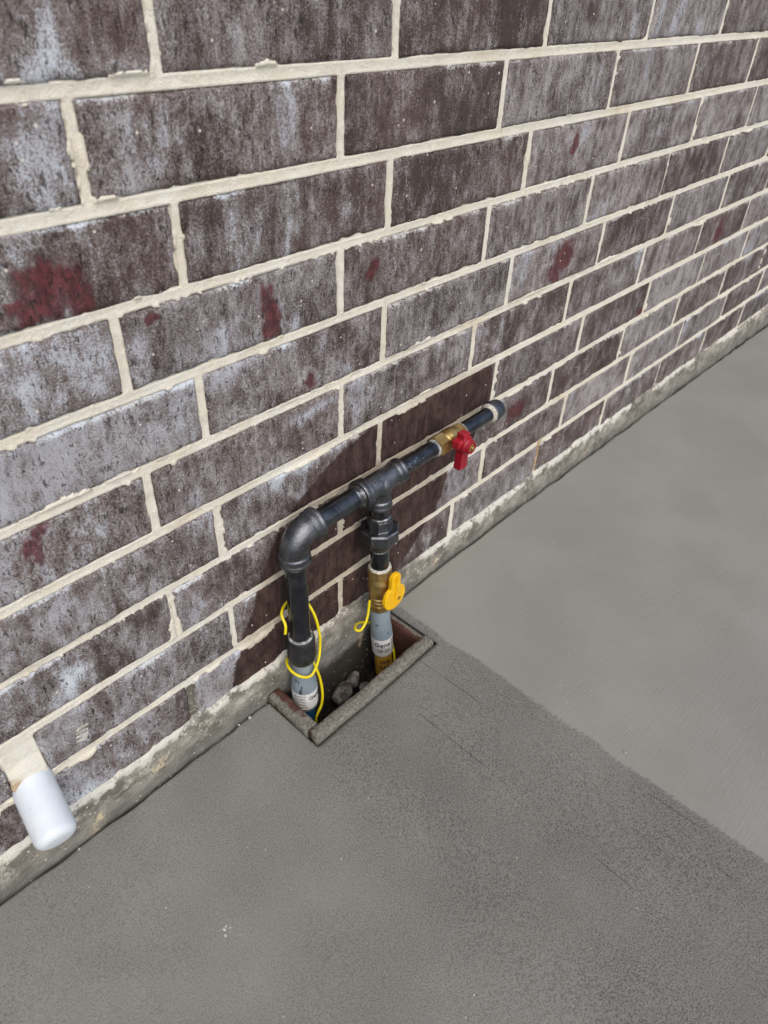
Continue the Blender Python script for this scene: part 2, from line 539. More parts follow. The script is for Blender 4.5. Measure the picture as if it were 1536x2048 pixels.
M_blue = mat_plain('blue_plastic_pipe', (0.008, 0.085, 0.17), 0.4, 0.0, (0.012, 0.11, 0.21), 60, 0.1, 500)
M_label = mat_plain('white_label', (0.66, 0.66, 0.64), 0.5, 0.0, (0.74, 0.73, 0.70), 80)
M_ink = mat_plain('black_ink', (0.03, 0.03, 0.035), 0.6)
M_rubber = mat_plain('black_plastic_coupling', (0.014, 0.014, 0.015), 0.45, 0.0, (0.028, 0.028, 0.03), 90, 0.25, 500)

def mat_pvc():
    n = N('white_pvc')
    P = n.pos()
    c = n.mix(n.ramp(n.noise(P, 35, 3), 0.3, 0.7), (0.645, 0.71, 0.77), (0.70, 0.755, 0.80))
    c = n.mix(n.ramp(n.noise(n.map(P, (1, 1, 0.4)), 160, 4, 0.7), 0.64, 0.72, 0, 0.5), c, (0.50, 0.50, 0.49))
    nb = n.bump(n.noise(n.map(P, (0.4, 1, 1)), 140, 4, 0.6), 0.16, 0.0012)
    return n.out(c, 0.42, 0, nb)
M_pvc = mat_pvc()
M_rock = mat_plain('grey_rubble', (0.075, 0.067, 0.058), 0.9, 0.0, (0.25, 0.228, 0.205), 110, 0.8, 260, 0.3)
M_ground = mat_plain('dry_earth', (0.10, 0.085, 0.06), 0.95, 0.0, (0.16, 0.14, 0.10), 4, 0.6, 60, 0.2)

# ================================================================== THE PLACE
HM, LM, JT, JB = 0.0761, 0.254, 0.0096, 0.0108      # course height, brick module, head joint, bed joint
BED0 = 0.735                            # height of the bed joint above the lowest ten courses
EVEN, ODD = 0.3004, 0.2305              # head joint offset in alternate courses

def slab_z(x):
    xs = np.array([-50, -0.03, 0.05, 0.284, 0.55, 0.68, 0.895, 1.27, 1.80, 2.33, 3.2, 50])
    zs = np.array([0.0, 0.0035, -0.0025, -0.002, 0.002, 0.010, 0.010, 0.0045, -0.0047, -0.020, -0.03, -0.03])
    return np.interp(x, xs, zs)

# ------------------------------------------------------------------ ground
g = from_np('ground', [(-60, -60, -0.16), (60, -60, -0.16), (60, 60, -0.16), (-60, 60, -0.16)], [(0, 1, 2, 3)], M_ground, None, False)
tag(g, kind='structure')

# ------------------------------------------------------------------ slab, with the pocket left open round the pipes
HX0, HX1, HY = 0.3328, 0.5775, -0.1105
def build_slab():
    xs = np.unique(np.round(np.concatenate([np.arange(-3, -0.6, 0.2), np.arange(-0.6, 0.30, 0.008), np.arange(0.30, HX0, 0.006), [HX0],
          np.linspace(HX0, HX1, 60), np.arange(HX1 + 0.005, 1.2, 0.008), np.arange(1.2, 2.6, 0.014), np.arange(2.6, 6.01, 0.1)]), 5))
    ys = np.unique(np.round(np.concatenate([[-0.0100, -0.0113, -0.0130], np.arange(-0.0160, HY, -0.006), [HY], np.arange(HY - 0.006, -0.75, -0.012), np.arange(-0.8, -4.01, -0.2)]), 5))[::-1]
    Xg, Yg = np.meshgrid(xs, ys, indexing='ij')
    Z = slab_z(Xg) * np.exp(Yg / 0.6)
    Z = Z + (fbm(Xg, Yg, 0.12, 5, 3) - 0.5) * 0.0022 * sstep(0, 0.03, -Yg)
    # worn, ragged edge against the wall
    e = fbm(Xg, Yg * 0, 0.03, 9, 4)
    first = Yg > -0.0133
    Ye = Yg - np.where(first, (e - 0.42) * 0.006, 0)
    Z = Z - np.where(Yg > -0.0105, 0.0022, np.where(Yg > -0.0115, 0.0008, 0))
    # the slab dips and lifts a little where it was finished against the pocket boards
    nx, ny = Xg.shape
    V = np.stack([Xg, Ye, Z], -1).reshape(-1, 3)
    idx = np.arange(nx * ny).reshape(nx, ny)
    F = []
    for i in range(nx - 1):
        cx = 0.5 * (xs[i] + xs[i + 1])
        inx = HX0 < cx < HX1
        for j in range(ny - 1):
            if inx and 0.5 * (ys[j] + ys[j + 1]) > HY: continue
            F.append((idx[i, j], idx[i, j + 1], idx[i + 1, j + 1], idx[i + 1, j]))
    V = [tuple(v) for v in V]
    def skirt(line):
        base = len(V)
        for k in line:
            v = V[k]; V.append((v[0], v[1], -0.15))
        for a in range(len(line) - 1):
            F.append((line[a], line[a + 1], base + a + 1, base + a))
    ia = int(np.argmin(abs(xs - HX0))); ib = int(np.argmin(abs(xs - HX1))); jh = int(np.argmin(abs(ys - HY)))
    skirt([idx[i, 0] for i in range(0, ia + 1)])
    skirt([idx[i, 0] for i in range(ib, nx)])
    skirt([idx[ia, j] for j in range(0, jh + 1)]); skirt([idx[ib, j] for j in range(0, jh + 1)])
    skirt([idx[i, jh] for i in range(ia, ib + 1)])
    skirt([idx[i, ny - 1] for i in range(nx)]); skirt([idx[0, j] for j in range(ny)]); skirt([idx[nx - 1, j] for j in range(ny)])
    o = from_np('concrete_slab', V, F, M_slab)
    tag(o, kind='structure')
build_slab()

# ------------------------------------------------------------------ brick wall
wall = empty('brick_wall', (0, 0, 0))
tag(wall, 'dark brown brick house wall with cream mortar joints and pale bleached patches', 'wall')

DARK = [(0.283, 0.045), (0.297, 0.105), (0.318, 0.150), (0.335, 0.176), (0.350, 0.225), (0.372, 0.268), (0.415, 0.303), (0.455, 0.322), (0.49, 0.343), (0.552, 0.352), (0.619, 0.360),
        (0.70, 0.365), (0.795, 0.352), (0.803, 0.300), (0.790, 0.262), (0.755, 0.215), (0.712, 0.198), (0.705, 0.165), (0.688, 0.135), (0.66, 0.115), (0.634, 0.09), (0.59, 0.05), (0.57, 0.011), (0.402, 0.011)]
def poly_sd(x, z, P):
    """signed distance to a polygon, positive inside"""
    P = np.array(P); inside = np.zeros(x.shape, bool); best = np.full(x.shape, 9.0)
    for i in range(len(P)):
        a = P[i]; b = P[(i + 1) % len(P)]
        ex, ez = b - a
        t = np.clip(((x - a[0]) * ex + (z - a[1]) * ez) / (ex * ex + ez * ez), 0, 1)
        best = np.minimum(best, np.hypot(x - a[0] - t * ex, z - a[1] - t * ez))
        cond = ((a[1] > z) != (b[1] > z)) & (x < (b[0] - a[0]) * (z - a[1]) / (b[1] - a[1] + 1e-12) + a[0])
        inside ^= cond
    return np.where(inside, best, -best)

REDS = [(0.188, 0.615, 0.030, 0.032), (0.163, 0.600, 0.016, 0.014), (0.205, 0.600, 0.018, 0.02), (0.387, 0.545, 0.015, 0.030), (0.437, 0.457, 0.010, 0.017), (0.118, 0.402, 0.011, 0.022),
        (0.126, 0.421, 0.010, 0.008), (0.945, 0.478, 0.035, 0.026), (0.925, 0.455, 0.025, 0.02), (0.885, 0.238, 0.034, 0.024), (0.92, 0.630, 0.012, 0.018), (1.602, 0.39, 0.03, 0.035),
        (0.261, 0.569, 0.010, 0.006), (0.532, 0.548, 0.012, 0.014), (1.30, 0.30, 0.02, 0.012)]
PALES = [(0.222, 0.752, 0.018, 0.030, 1.3), (0.108, 0.226, 0.018, 0.024, 1.2), (0.103, 0.159, 0.008, 0.010, 1.2), (0.440, 0.410, 0.036, 0.012, 1.3), (0.375, 0.343, 0.03, 0.02, 1.2), (0.445, 0.352, 0.04, 0.012, 1.4),
         (0.16, 0.555, 0.06, 0.05, 0.7), (0.085, 0.075, 0.05, 0.03, 0.9), (0.34, 0.51, 0.04, 0.03, 0.6), (0.30, 0.115, 0.025, 0.02, 0.9), (0.262, 0.205, 0.04, 0.03, 0.6),
         (0.41, 0.53, 0.02, 0.03, 0.7), (0.83, 0.26, 0.02, 0.03, 0.9), (0.74, 0.17, 0.03, 0.03, 0.8), (0.66, 0.09, 0.05, 0.02, 0.8), (0.36, 0.095, 0.03, 0.015, 1.0), (0.36, 0.62, 0.05, 0.03, 0.4), (0.20, 0.69, 0.03, 0.04, 0.6)]

def brick_rects():
    """(course, x0, x1, z0, z1) for every brick built as a part"""
    out = []
    for k in range(-3, 10):
        zt = BED0 - HM * (k - 1) - JB / 2
        zb = BED0 - HM * k + JB / 2
        off = EVEN if k % 2 == 0 else ODD
        for i in range(-3, 11):
            rr = random.Random(k * 100 + i)
            jl = rr.uniform(-0.0012, 0.0012); jr = rr.uniform(-0.0012, 0.0012)
            x0 = off + LM * i + JT / 2 + jl; x1 = off + LM * (i + 1) - JT / 2 + jr
            if k == 8 and i == -1: x0 = 0.0600
            if k == 8 and i == -2: x1 = 0.0245
            out.append((k, x0, x1, zb, zt))
    return out
RECTS = brick_rects()
X_LEFT, X_RIGHT = EVEN - 3 * LM, EVEN + 11 * LM
Z_TOP = BED0 + HM * 4

def masks(x, z):
    w1 = (fbm(x, z, 0.05, 31, 3) - 0.5) * 0.03
    w2 = (fbm(x, z, 0.02, 37, 3) - 0.5) * 0.016
    dk = sstep(-0.010, 0.010, poly_sd(x + w2 * 0.6, z + w1 * 0.5, DARK))
    rd = np.zeros(x.shape)
    for cx, cz, rx, rz in REDS:
        q = np.hypot((x + w2 - cx) / rx, (z + w1 - cz) / rz)
        rd = np.maximum(rd, 0.95 * (1 - sstep(0.25, 1.5, q)))
    pl = np.zeros(x.shape)
    for cx, cz, rx, rz, a in PALES:
        q = np.hypot((x + w2 - cx) / rx, (z + w1 - cz) / rz)
        pl = np.maximum(pl, a * (1 - sstep(0.1, 1.5, q)))
    pl = pl + 0.34 * (1 - sstep(0.10, 0.6, x)) - 0.02
    pl = pl + 0.5 * sstep(0.62, 0.8, fbm(x, z * 0.6, 0.035, 51, 3))
    return dk, rd, pl

def front_y(x, z, seed):
    return -0.0006 * (fbm(x, z, 0.05, seed, 2) - 0.5) * 2

def make_brick(k, x0, x1, z0, z1, seed):
    near = (x0 < 1.0)
    res = 0.0030 if near else 0.0060
    nx = max(4, int(round((x1 - x0) / res))); nz = max(4, int(round((z1 - z0) / (0.0030 if x0 < 1.6 else 0.005))))
    u = np.linspace(0, 1, nx + 1); v = np.linspace(0, 1, nz + 1)
    # crowd the outer rows so the arris reads round
    U, Vv = np.meshgrid(u, v, indexing='ij')
    X = x0 + U * (x1 - x0); Z = z0 + Vv * (z1 - z0)
    dxl = X - x0; dxr = x1 - X; dzb = Z - z0; dzt = z1 - Z
    def wob(t, s): return (fbm(t, t * 0 + s, 0.011, seed * 7 + s, 3) - 0.5) * 0.0032 + (vnoise(t, t * 0 + s, 0.07, seed * 5 + s) - 0.5) * 0.0022
    fall = lambda d: np.clip(1 - d / 0.012, 0, 1) ** 2
    X2 = X + wob(Z, 1) * fall(dxl) + wob(Z, 2) * fall(dxr)
    Z2 = Z + wob(X, 3) * fall(dzb) + wob(X, 4) * fall(dzt)
    d = np.minimum(np.minimum(dxl, dxr), np.minimum(dzb, dzt))
    rd = 0.0022
    y = np.where(d < rd, (rd - np.sqrt(np.maximum(rd * rd - (rd - d) ** 2, 0))) * 0.9, 0)
    rr = random.Random(seed)
    y = y + rr.uniform(-0.0008, 0.0008) + (U - 0.5) * rr.uniform(-0.0012, 0.0012) + (fbm(X, Z, 0.03, seed, 3) - 0.5) * 0.0012
    # chips along the edges
    chip = sstep(0.66, 0.80, fbm(X, Z, 0.016, seed + 3, 2)) * np.clip(1 - d / 0.006, 0, 1)
    y = y + chip * 0.0028
    n1, n2 = X.shape
    cx, cz = 0.5 * (x0 + x1), 0.5 * (z0 + z1)
    V = np.stack([X2 - cx, y, Z2 - cz], -1).reshape(-1, 3)
    idx = np.arange(n1 * n2).reshape(n1, n2)
    a = idx[:-1, :-1].ravel(); b = idx[1:, :-1].ravel(); c = idx[1:, 1:].ravel(); e = idx[:-1, 1:].ravel()
    F = np.stack([a, b, c, e], 1).tolist()
    loop = list(idx[:, 0]) + list(idx[-1, 1:]) + list(idx[-2::-1, -1]) + list(idx[0, -2:0:-1])
    base = len(V)
    back = V[loop].copy(); back[:, 1] = 0.05
    V = np.concatenate([V, back])
    L = len(loop)
    for i in range(L):
        j = (i + 1) % L
        F.append((loop[j], loop[i], base + i, base + j))
    F.append(tuple(range(base + L - 1, base - 1, -1)))
    me = bpy.data.meshes.new('brick')
    me.from_pydata(V.tolist(), [], F); me.update()
    dk, rdm, pl = masks(V[:, 0] + cx, V[:, 2] + cz)
    wx, wz = V[:, 0] + cx, V[:, 2] + cz
    eg = 0.85 * (1 - sstep(0.000, 0.007, z1 - wz)) * sstep(0.48, 0.75, vnoise(wx, wz * 0, 0.05, seed + 9)) + 0.45 * (1 - sstep(0.000, 0.005, wz - z0)) * sstep(0.5, 0.7, vnoise(wx, wz * 0, 0.04, seed + 19))
    for nm, arr in (('dark', dk), ('red', rdm), ('pale', pl), ('edge', eg)):
        at = me.attributes.new(nm, 'FLOAT', 'POINT'); at.data.foreach_set('value', arr.astype(np.float32))
    me.materials.append(M_brick)
    me.polygons.foreach_set('use_smooth', [True] * len(me.polygons))
    o = bpy.data.objects.new('brick', me)
    o.location = (cx, 0, cz)
    o['seed'] = rr.random()
    o.parent = wall
    C.objects.link(o)
for n_, (k, x0, x1, z0, z1) in enumerate(RECTS):
    make_brick(k, x0, x1, z0, z1, 11 + n_)

# mortar: one weathered sheet that fills the joints and laps over brick edges
SMEAR = [(0.162, 0.4365, 0.024, 0.010), (0.150, 0.436, 0.016, 0.006), (0.622, 0.440, 0.030, 0.007), (0.600, 0.352, 0.045, 0.013), (0.650, 0.358, 0.04, 0.010), (0.222, 0.218, 0.013, 0.016), (0.228, 0.224, 0.010, 0.024),
         (0.196, 0.742, 0.006, 0.009), (0.285, 0.742, 0.020, 0.006), (0.40, 0.742, 0.012, 0.006), (0.245, 0.662, 0.010, 0.012), (0.43, 0.350, 0.05, 0.007), (0.33, 0.117, 0.03, 0.010), (0.45, 0.10, 0.03, 0.005), (0.105, 0.36, 0.012, 0.004), (0.205, 0.71, 0.012, 0.004),
         (1.10, 0.435, 0.03, 0.008), (1.47, 0.43, 0.04, 0.012), (1.80, 0.20, 0.04, 0.006), (0.82, 0.208, 0.012, 0.008), (0.10, 0.118, 0.012, 0.007)]
def build_mortar():
    xs = [X_LEFT + 0.02]
    while xs[-1] < X_RIGHT - 0.05:
        x = xs[-1]
        xs.append(x + (0.0017 if -0.12 < x < 0.85 else (0.0026 if -0.2 < x < 1.35 else (0.005 if x < 2.6 else 0.012))))
    xs = np.array(xs)
    zs = np.concatenate([np.arange(0.045, 0.80, 0.0017), np.arange(0.80, Z_TOP, 0.003)])
    X, Z = np.meshgrid(xs, zs, indexing='ij')
    d = np.full(X.shape, -0.02)                       # distance into the nearest brick (negative in a joint)
    for (k, x0, x1, z0, z1) in RECTS:
        ia, ib = np.searchsorted(xs, [x0 - 0.007, x1 + 0.007]); ja, jb = np.searchsorted(zs, [z0 - 0.007, z1 + 0.007])
        if ia >= ib or ja >= jb: continue
        sx = X[ia:ib, ja:jb]; sz = Z[ia:ib, ja:jb]
        dd = np.minimum(np.minimum(sx - x0, x1 - sx), np.minimum(sz - z0, z1 - sz))
        d[ia:ib, ja:jb] = np.maximum(d[ia:ib, ja:jb], dd)
    S = fbm(X, Z, 0.020, 71, 4) * 0.75 + fbm(X, Z, 0.11, 73, 2) * 0.5       # ~0.6 mean
    S = S - 0.62
    for cx, cz, rx, rz in SMEAR:
        q = np.hypot((X - cx) / rx, (Z - cz) / rz)
        S = S + 0.58 * (1 - sstep(0.3, 1.4, q))
    fine = fbm(X, Z, 0.0055, 79, 3) - 0.5
    reach = 0.0003 + np.clip(S - 0.16, 0, 2) * 0.0120 + fine * (0.0018 + 0.016 * np.clip(S - 0.14, 0, 0.5))
    cover = sstep(-0.0004, 0.0006, reach - np.maximum(d, 0) + np.where(d < 0, 0.02, 0))
    hj = 0.0020 - 0.0008 * np.clip(1 + d / 0.005, 0, 1) ** 2
    hj = hj + (fbm(X, Z * 2.2, 0.03, 83, 4) - 0.5) * 0.0020 + (fbm(X, Z, 0.006, 85, 3) - 0.5) * 0.0009
    # tooled hollow: deepest mid joint
    y_joint = hj
    y_lap = -0.0004 - np.clip(S - 0.1, 0, 0.6) * 0.0011 + (fbm(X, Z, 0.008, 89, 3) - 0.5) * 0.0007
    y_under = 0.010
    y = np.where(d < 0, y_joint, y_lap * cover + y_under * (1 - cover))
    # packed mortar round the white pipe, slumping forward
    q = np.hypot((X - 0.040) / 0.030, (Z - 0.140) / 0.034)
    pk = (1 - sstep(0.5, 1.05, q)) * (d < 0.003)
    y = y - pk * 0.005
    y = np.where((np.abs(X - 0.2305) < 0.0055) & (Z < 0.1165) & (Z > 0.05) & (d < 0.0005), y + 0.0012, y)
    keep = (d < 0.009) | (cover > 0.02)
    nx, nz = X.shape
    kc = keep[:-1, :-1] | keep[1:, :-1] | keep[1:, 1:] | keep[:-1, 1:]
    idx = np.arange(nx * nz).reshape(nx, nz)
    a = idx[:-1, :-1][kc]; b = idx[1:, :-1][kc]; c = idx[1:, 1:][kc]; e = idx[:-1, 1:][kc]
    used = np.unique(np.concatenate([a, b, c, e]))
    remap = np.full(nx * nz, -1); remap[used] = np.arange(len(used))
    V = np.stack([X.ravel()[used], y.ravel()[used], Z.ravel()[used]], 1)
    F = remap[np.stack([a, b, c, e], 1)]
    me = bpy.data.meshes.new('mortar')
    me.vertices.add(len(V)); me.vertices.foreach_set('co', V.astype(np.float32).ravel())
    me.loops.add(F.size); me.loops.foreach_set('vertex_index', F.astype(np.int32).ravel())
    me.polygons.add(len(F)); me.polygons.foreach_set('loop_start', np.arange(0, F.size, 4, dtype=np.int32))
    me.update(calc_edges=True); me.validate()
    rx = (1 - sstep(0.6, 1.2, np.hypot((V[:, 0] - 0.9945) / 0.010, (V[:, 2] - 0.105) / 0.05)))
    rx = np.maximum(rx, 0.8 * (1 - sstep(0.5, 1.1, np.hypot((V[:, 0] - 0.027) / 0.010, (V[:, 2] - 0.143) / 0.018))))
    at = me.attributes.new('rust', 'FLOAT', 'POINT'); at.data.foreach_set('value', rx.astype(np.float32))
    at = me.attributes.new('tan', 'FLOAT', 'POINT'); at.data.foreach_set('value', sstep(-0.01, 0.02, poly_sd(V[:, 0], V[:, 2], DARK)).astype(np.float32))
    dx = (np.abs(V[:, 0] - 0.2305) < 0.008) & (V[:, 2] < 0.117) & (V[:, 2] > 0.05)      # open weep joint, coloured dark grey
    at = me.attributes.new('weep_grey', 'FLOAT', 'POINT'); at.data.foreach_set('value', dx.astype(np.float32))
    me.materials.append(M_mortar)
    me.polygons.foreach_set('use_smooth', [True] * len(me.polygons))
    o = bpy.data.objects.new('mortar', me); o.parent = wall; C.objects.link(o)
build_mortar()

# comb-like mortar scratches left on one brick near the white pipe
for q in range(4):
    rr = random.Random(q + 40)
    bm = bmesh.new()
    zc = 0.1665 - q * 0.0052; xc = 0.1035 - 0.0012 * q
    pts = []
    for i in range(9):
        t = i / 8
        pts.append((xc - 0.0065 + 0.013 * t, zc + 0.0012 * math.sin(t * 3 + q) + rr.uniform(-0.0004, 0.0004), 0.0003 + 0.0009 * math.sin(t * math.pi) * rr.uniform(0.6, 1.2)))
    up = [bm.verts.new((x, -0.0016, z + w)) for x, z, w in pts]; dn = [bm.verts.new((x, -0.0016, z - w)) for x, z, w in pts]
    ub = [bm.verts.new((x, 0.002, z + w * 1.4)) for x, z, w in pts]; db = [bm.verts.new((x, 0.002, z - w * 1.4)) for x, z, w in pts]
    for i in range(8):
        bm.faces.new((up[i], up[i + 1], dn[i + 1], dn[i])); bm.faces.new((ub[i], ub[i + 1], up[i + 1], up[i])); bm.faces.new((dn[i], dn[i + 1], db[i + 1], db[i]))
    from_bm('mortar_scratch', bm, M_dope_w, wall, False)

# courses beyond the part of the wall in the picture
def far_courses():
    V = []; F = []; seeds = []
    for k in range(-24, 10):
        zt = BED0 - HM * (k - 1) - JB / 2; zb = BED0 - HM * k + JB / 2
        off = EVEN if k % 2 == 0 else ODD
        for i in range(-16, 32):
            if k >= -3 and -3 <= i < 11: continue
            x0 = off + LM * i + JT / 2; x1 = off + LM * (i + 1) - JT / 2
            b = len(V); s = random.Random(k * 77 + i).random()
            for yy, ins in ((0.04, 0), (0.0015, 0), (0.0, 0.0015)):
                V += [(x0 + ins, yy, zb + ins), (x1 - ins, yy, zb + ins), (x1 - ins, yy, zt - ins), (x0 + ins, yy, zt - ins)]
            seeds += [s] * 12
            for r in (0, 4):
                for q in range(4):
                    p = (q + 1) % 4
                    F.append((b + r + q, b + r + p, b + r + 4 + p, b + r + 4 + q))
            F.append((b + 8, b + 9, b + 10, b + 11))
    me = bpy.data.meshes.new('brick_courses')
    me.from_pydata(V, [], F); me.update()
    at = me.attributes.new('seed', 'FLOAT', 'POINT'); at.data.foreach_set('value', np.array(seeds, np.float32))
    for nm in ('dark', 'red', 'pale', 'edge'):
        at = me.attributes.new(nm, 'FLOAT', 'POINT'); at.data.foreach_set('value', np.zeros(len(V), np.float32))
    me.materials.append(M_brick_far)
    o = bpy.data.objects.new('brick_courses', me); o.parent = wall; o['kind'] = 'stuff'; C.objects.link(o)
    zt = BED0 + HM * 25
    from_np('mortar_backing', [(-3.9, 0.0046, 0.04), (8.3, 0.0046, 0.04), (8.3, 0.0046, zt), (-3.9, 0.0046, zt), (-3.9, 0.2, 0.04), (8.3, 0.2, 0.04), (8.3, 0.2, zt), (-3.9, 0.2, zt)],
            [(0, 1, 2, 3), (3, 2, 6, 7), (4, 7, 6, 5), (0, 3, 7, 4), (1, 5, 6, 2)], M_mortar, wall, False)
far_courses()

# foundation strip under the lowest course
def build_foundation():
    xs = np.unique(np.round(np.concatenate([np.arange(-3.9, -0.3, 0.1), np.arange(-0.3, 1.3, 0.003), np.arange(1.3, 2.8, 0.007), np.arange(2.8, 8.31, 0.1)]), 5))
    n2 = 46
    t = np.linspace(0, 1, n2)
    top = 0.0600 + (fbm(xs, xs * 0, 0.022, 101, 4) - 0.5) * 0.017 + (vnoise(xs, xs * 0, 0.25, 103) - 0.5) * 0.006
    top = top + 0.005 * sstep(0.45, 0.55, xs) * (1 - sstep(0.65, 0.75, xs)) * 0 - 0.010 * sstep(1.5, 2.3, xs)
    X = np.repeat(xs[:, None], n2, 1)
    Z = -0.15 + (top[:, None] + 0.15) * (1 - (1 - t[None, :]) ** 1.6)
    prox = top[:, None] - Z
    y = -0.0032 - 0.0022 * sstep(0.0, 0.03, prox) + (fbm(X, Z, 0.05, 107, 4) - 0.5) * 0.0035 + (fbm(X, Z, 0.010, 109, 3) - 0.5) * 0.0016
    y = np.maximum(y, -0.0062)
    y = y - (sstep(0.62, 0.8, fbm(X, Z, 0.016, 111, 2)) * 0.0012)
    y = y + 0.0034 * (1 - sstep(0, 0.006, prox))
    V = np.stack([X, y, Z], -1)
    # lip that runs back over the bricks
    lip = np.stack([xs, np.full(xs.shape, 0.03), top - 0.002], -1)[:, None, :]
    V = np.concatenate([V, lip], 1)
    nx, nz = V.shape[:2]
    idx = np.arange(nx * nz).reshape(nx, nz)
    F = np.stack([idx[:-1, :-1].ravel(), idx[1:, :-1].ravel(), idx[1:, 1:].ravel(), idx[:-1, 1:].ravel()], 1)
    paste = np.concatenate([1 - sstep(0.004, 0.022, prox), np.ones((nx, 1))], 1)
    paste = paste * (0.15 + 0.75 * sstep(0.35, 0.65, np.repeat(vnoise(xs, xs * 0, 0.12, 113)[:, None], nz, 1)))
    me = bpy.data.meshes.new('foundation')
    me.from_pydata(V.reshape(-1, 3).tolist(), [], F.tolist()); me.update()
    at = me.attributes.new('paste', 'FLOAT', 'POINT'); at.data.foreach_set('value', paste.ravel().astype(np.float32))
    link('foundation', me, M_found, wall)
build_foundation()

# ------------------------------------------------------------------ pocket: boards, soil, rubble
form = empty('pocket_form', (0.455, -0.05, 0))
tag(form, 'concrete smeared timber form lining the open pocket in the slab round the pipes', 'form')
def board(x0, x1, y0, y1, z0, z1, seed, rnd, smear_fn, tilt=0.0):
    """rounded, lumpy board; long axis x or y"""
    longx = (x1 - x0) > (y1 - y0)
    L = (x1 - x0) if longx else (y1 - y0)
    W = (y1 - y0) if longx else (x1 - x0)
    H = z1 - z0
    nl = int(L / 0.003)
    pts = []
    ns = 28
    for s in range(ns):          # rounded rectangle section
        a = 2 * math.pi * s / ns
        c, sn = math.cos(a), math.sin(a)
        pw = 0.30
        pts.append((math.copysign(abs(c) ** pw, c) * W / 2, math.copysign(abs(sn) ** rnd, sn) * H / 2))
    V = []; F = []
    for i in range(nl + 1):
        for s, (w, h) in enumerate(pts):
            l = -L / 2 + L * i / nl
            V.append((l, w, h))
    V = np.array(V)
    sz = (fbm(V[:, 0], V[:, 1], 0.06, seed, 4) - 0.5) * (0.008 if z1 > 0 else 0.001) * (V[:, 2] > 0)
    V[:, 2] += sz + tilt * V[:, 0]
    V[:, 1] += (fbm(V[:, 0], V[:, 2], 0.05, seed + 1, 3) - 0.5) * (0.0070 if z1 > 0 else 0.001)
    for i in range(nl):
        for s in range(ns):
            s2 = (s + 1) % ns
            F.append((i * ns + s, i * ns + s2, (i + 1) * ns + s2, (i + 1) * ns + s))
    F.append(tuple(range(ns))[::-1]); F.append(tuple(range(nl * ns, nl * ns + ns)))
    cx, cy, cz = (x0 + x1) / 2, (y0 + y1) / 2, (z0 + z1) / 2
    P = np.stack([V[:, 0] + cx, V[:, 1] + cy, V[:, 2] + cz], 1) if longx else np.stack([V[:, 1] + cx, V[:, 0] + cy, V[:, 2] + cz], 1)
    me = bpy.data.meshes.new('board')
    me.from_pydata(P.tolist(), [], F); me.update()
    bm = bmesh.new(); bm.from_mesh(me); bmesh.ops.recalc_face_normals(bm, faces=bm.faces); bm.to_mesh(me); bm.free()
    at = me.attributes.new('smear', 'FLOAT', 'POINT'); at.data.foreach_set('value', smear_fn(P).astype(np.float32))
    return link('board', me, M_board, form)
# near board, fully rounded over with concrete
board(0.3385, 0.5745, -0.1085, -0.0875, -0.10, 0.0085, 201, 0.24, lambda P: sstep(-0.012, 0.004, P[:, 2]) * 0.45 + 0.35 * sstep(-0.088, -0.100, P[:, 1]))
# left board
board(0.3355, 0.3590, -0.0855, -0.0065, -0.10, 0.0070, 211, 0.30, lambda P: 0.02 + 0.30 * sstep(-0.004, 0.006, P[:, 2]) + 0.40 * sstep(0.35, 0.338, P[:, 0]) + 0.35 * sstep(-0.05, -0.085, P[:, 1]))
# right board, its top flush with the slab
board(0.5650, 0.5830, -0.0860, -0.0065, -0.10, -0.0015, 221, 0.22, lambda P: 0.75 * sstep(0.569, 0.5735, P[:, 0]) * sstep(-0.012, -0.001, P[:, 2]))

def build_soil():
    xs = np.linspace(0.345, 0.572, 90); ys = np.linspace(-0.10, 0.0, 42)
    X, Y = np.meshgrid(xs, ys, indexing='ij')
    Z = -0.108 + (fbm(X, Y, 0.03, 301, 4) - 0.5) * 0.030 + (fbm(X, Y, 0.006, 303, 2) - 0.5) * 0.006
    nx, ny = X.shape
    idx = np.arange(nx * ny).reshape(nx, ny)
    F = np.stack([idx[:-1, :-1].ravel(), idx[1:, :-1].ravel(), idx[1:, 1:].ravel(), idx[:-1, 1:].ravel()], 1)
    o = from_np('soil', np.stack([X, Y, Z], -1).reshape(-1, 3), F.tolist(), M_soil)
    tag(o, kind='structure')
build_soil()

def rock(loc, size, seed, label, rot=(0, 0, 0), name='rubble_stone'):
    bm = bmesh.new()
    bmesh.ops.create_icosphere(bm, subdivisions=4, radius=1.0)
    rr = random.Random(seed)
    planes = [(Vector((rr.gauss(0, 1), rr.gauss(0, 1), rr.gauss(0, 1))).normalized(), rr.uniform(0.55, 0.85)) for _ in range(11)]
    for v in bm.verts:
        p = v.co.copy()
        for nrm, dist in planes:
            s = p.dot(nrm)
            if s > dist: p -= nrm * (s - dist) * 0.92
        nz = float(fbm(np.array([p.x + 3 * p.z]), np.array([p.y - 2 * p.z]), 0.35, seed, 3)[0]) - 0.5
        v.co = p * (1 + nz * 0.12)
    bmesh.ops.transform(bm, matrix=Matrix.Translation(loc) @ (Matrix.Rotation(rot[2], 4, 'Z') @ Matrix.Rotation(rot[1], 4, 'Y') @ Matrix.Rotation(rot[0], 4, 'X')) @ Matrix.Diagonal((size[0], size[1], size[2], 1)), verts=bm.verts)
    o = from_bm(name, bm, M_rock, None, True)
    o['label'] = label; o['category'] = 'stone'; o['group'] = 'rubble in the pipe pocket'
    return o
rock((0.463, -0.026, -0.086), (0.028, 0.014, 0.017), 5, 'largest grey angular rubble stone lying on the soil between the two pipe risers', (0.2, -0.35, 0.15))
rock((0.490, -0.022, -0.082), (0.012, 0.011, 0.015), 9, 'upright grey stone against the big stone, nearer the valve riser', (0.4, 0.2, 0.8))
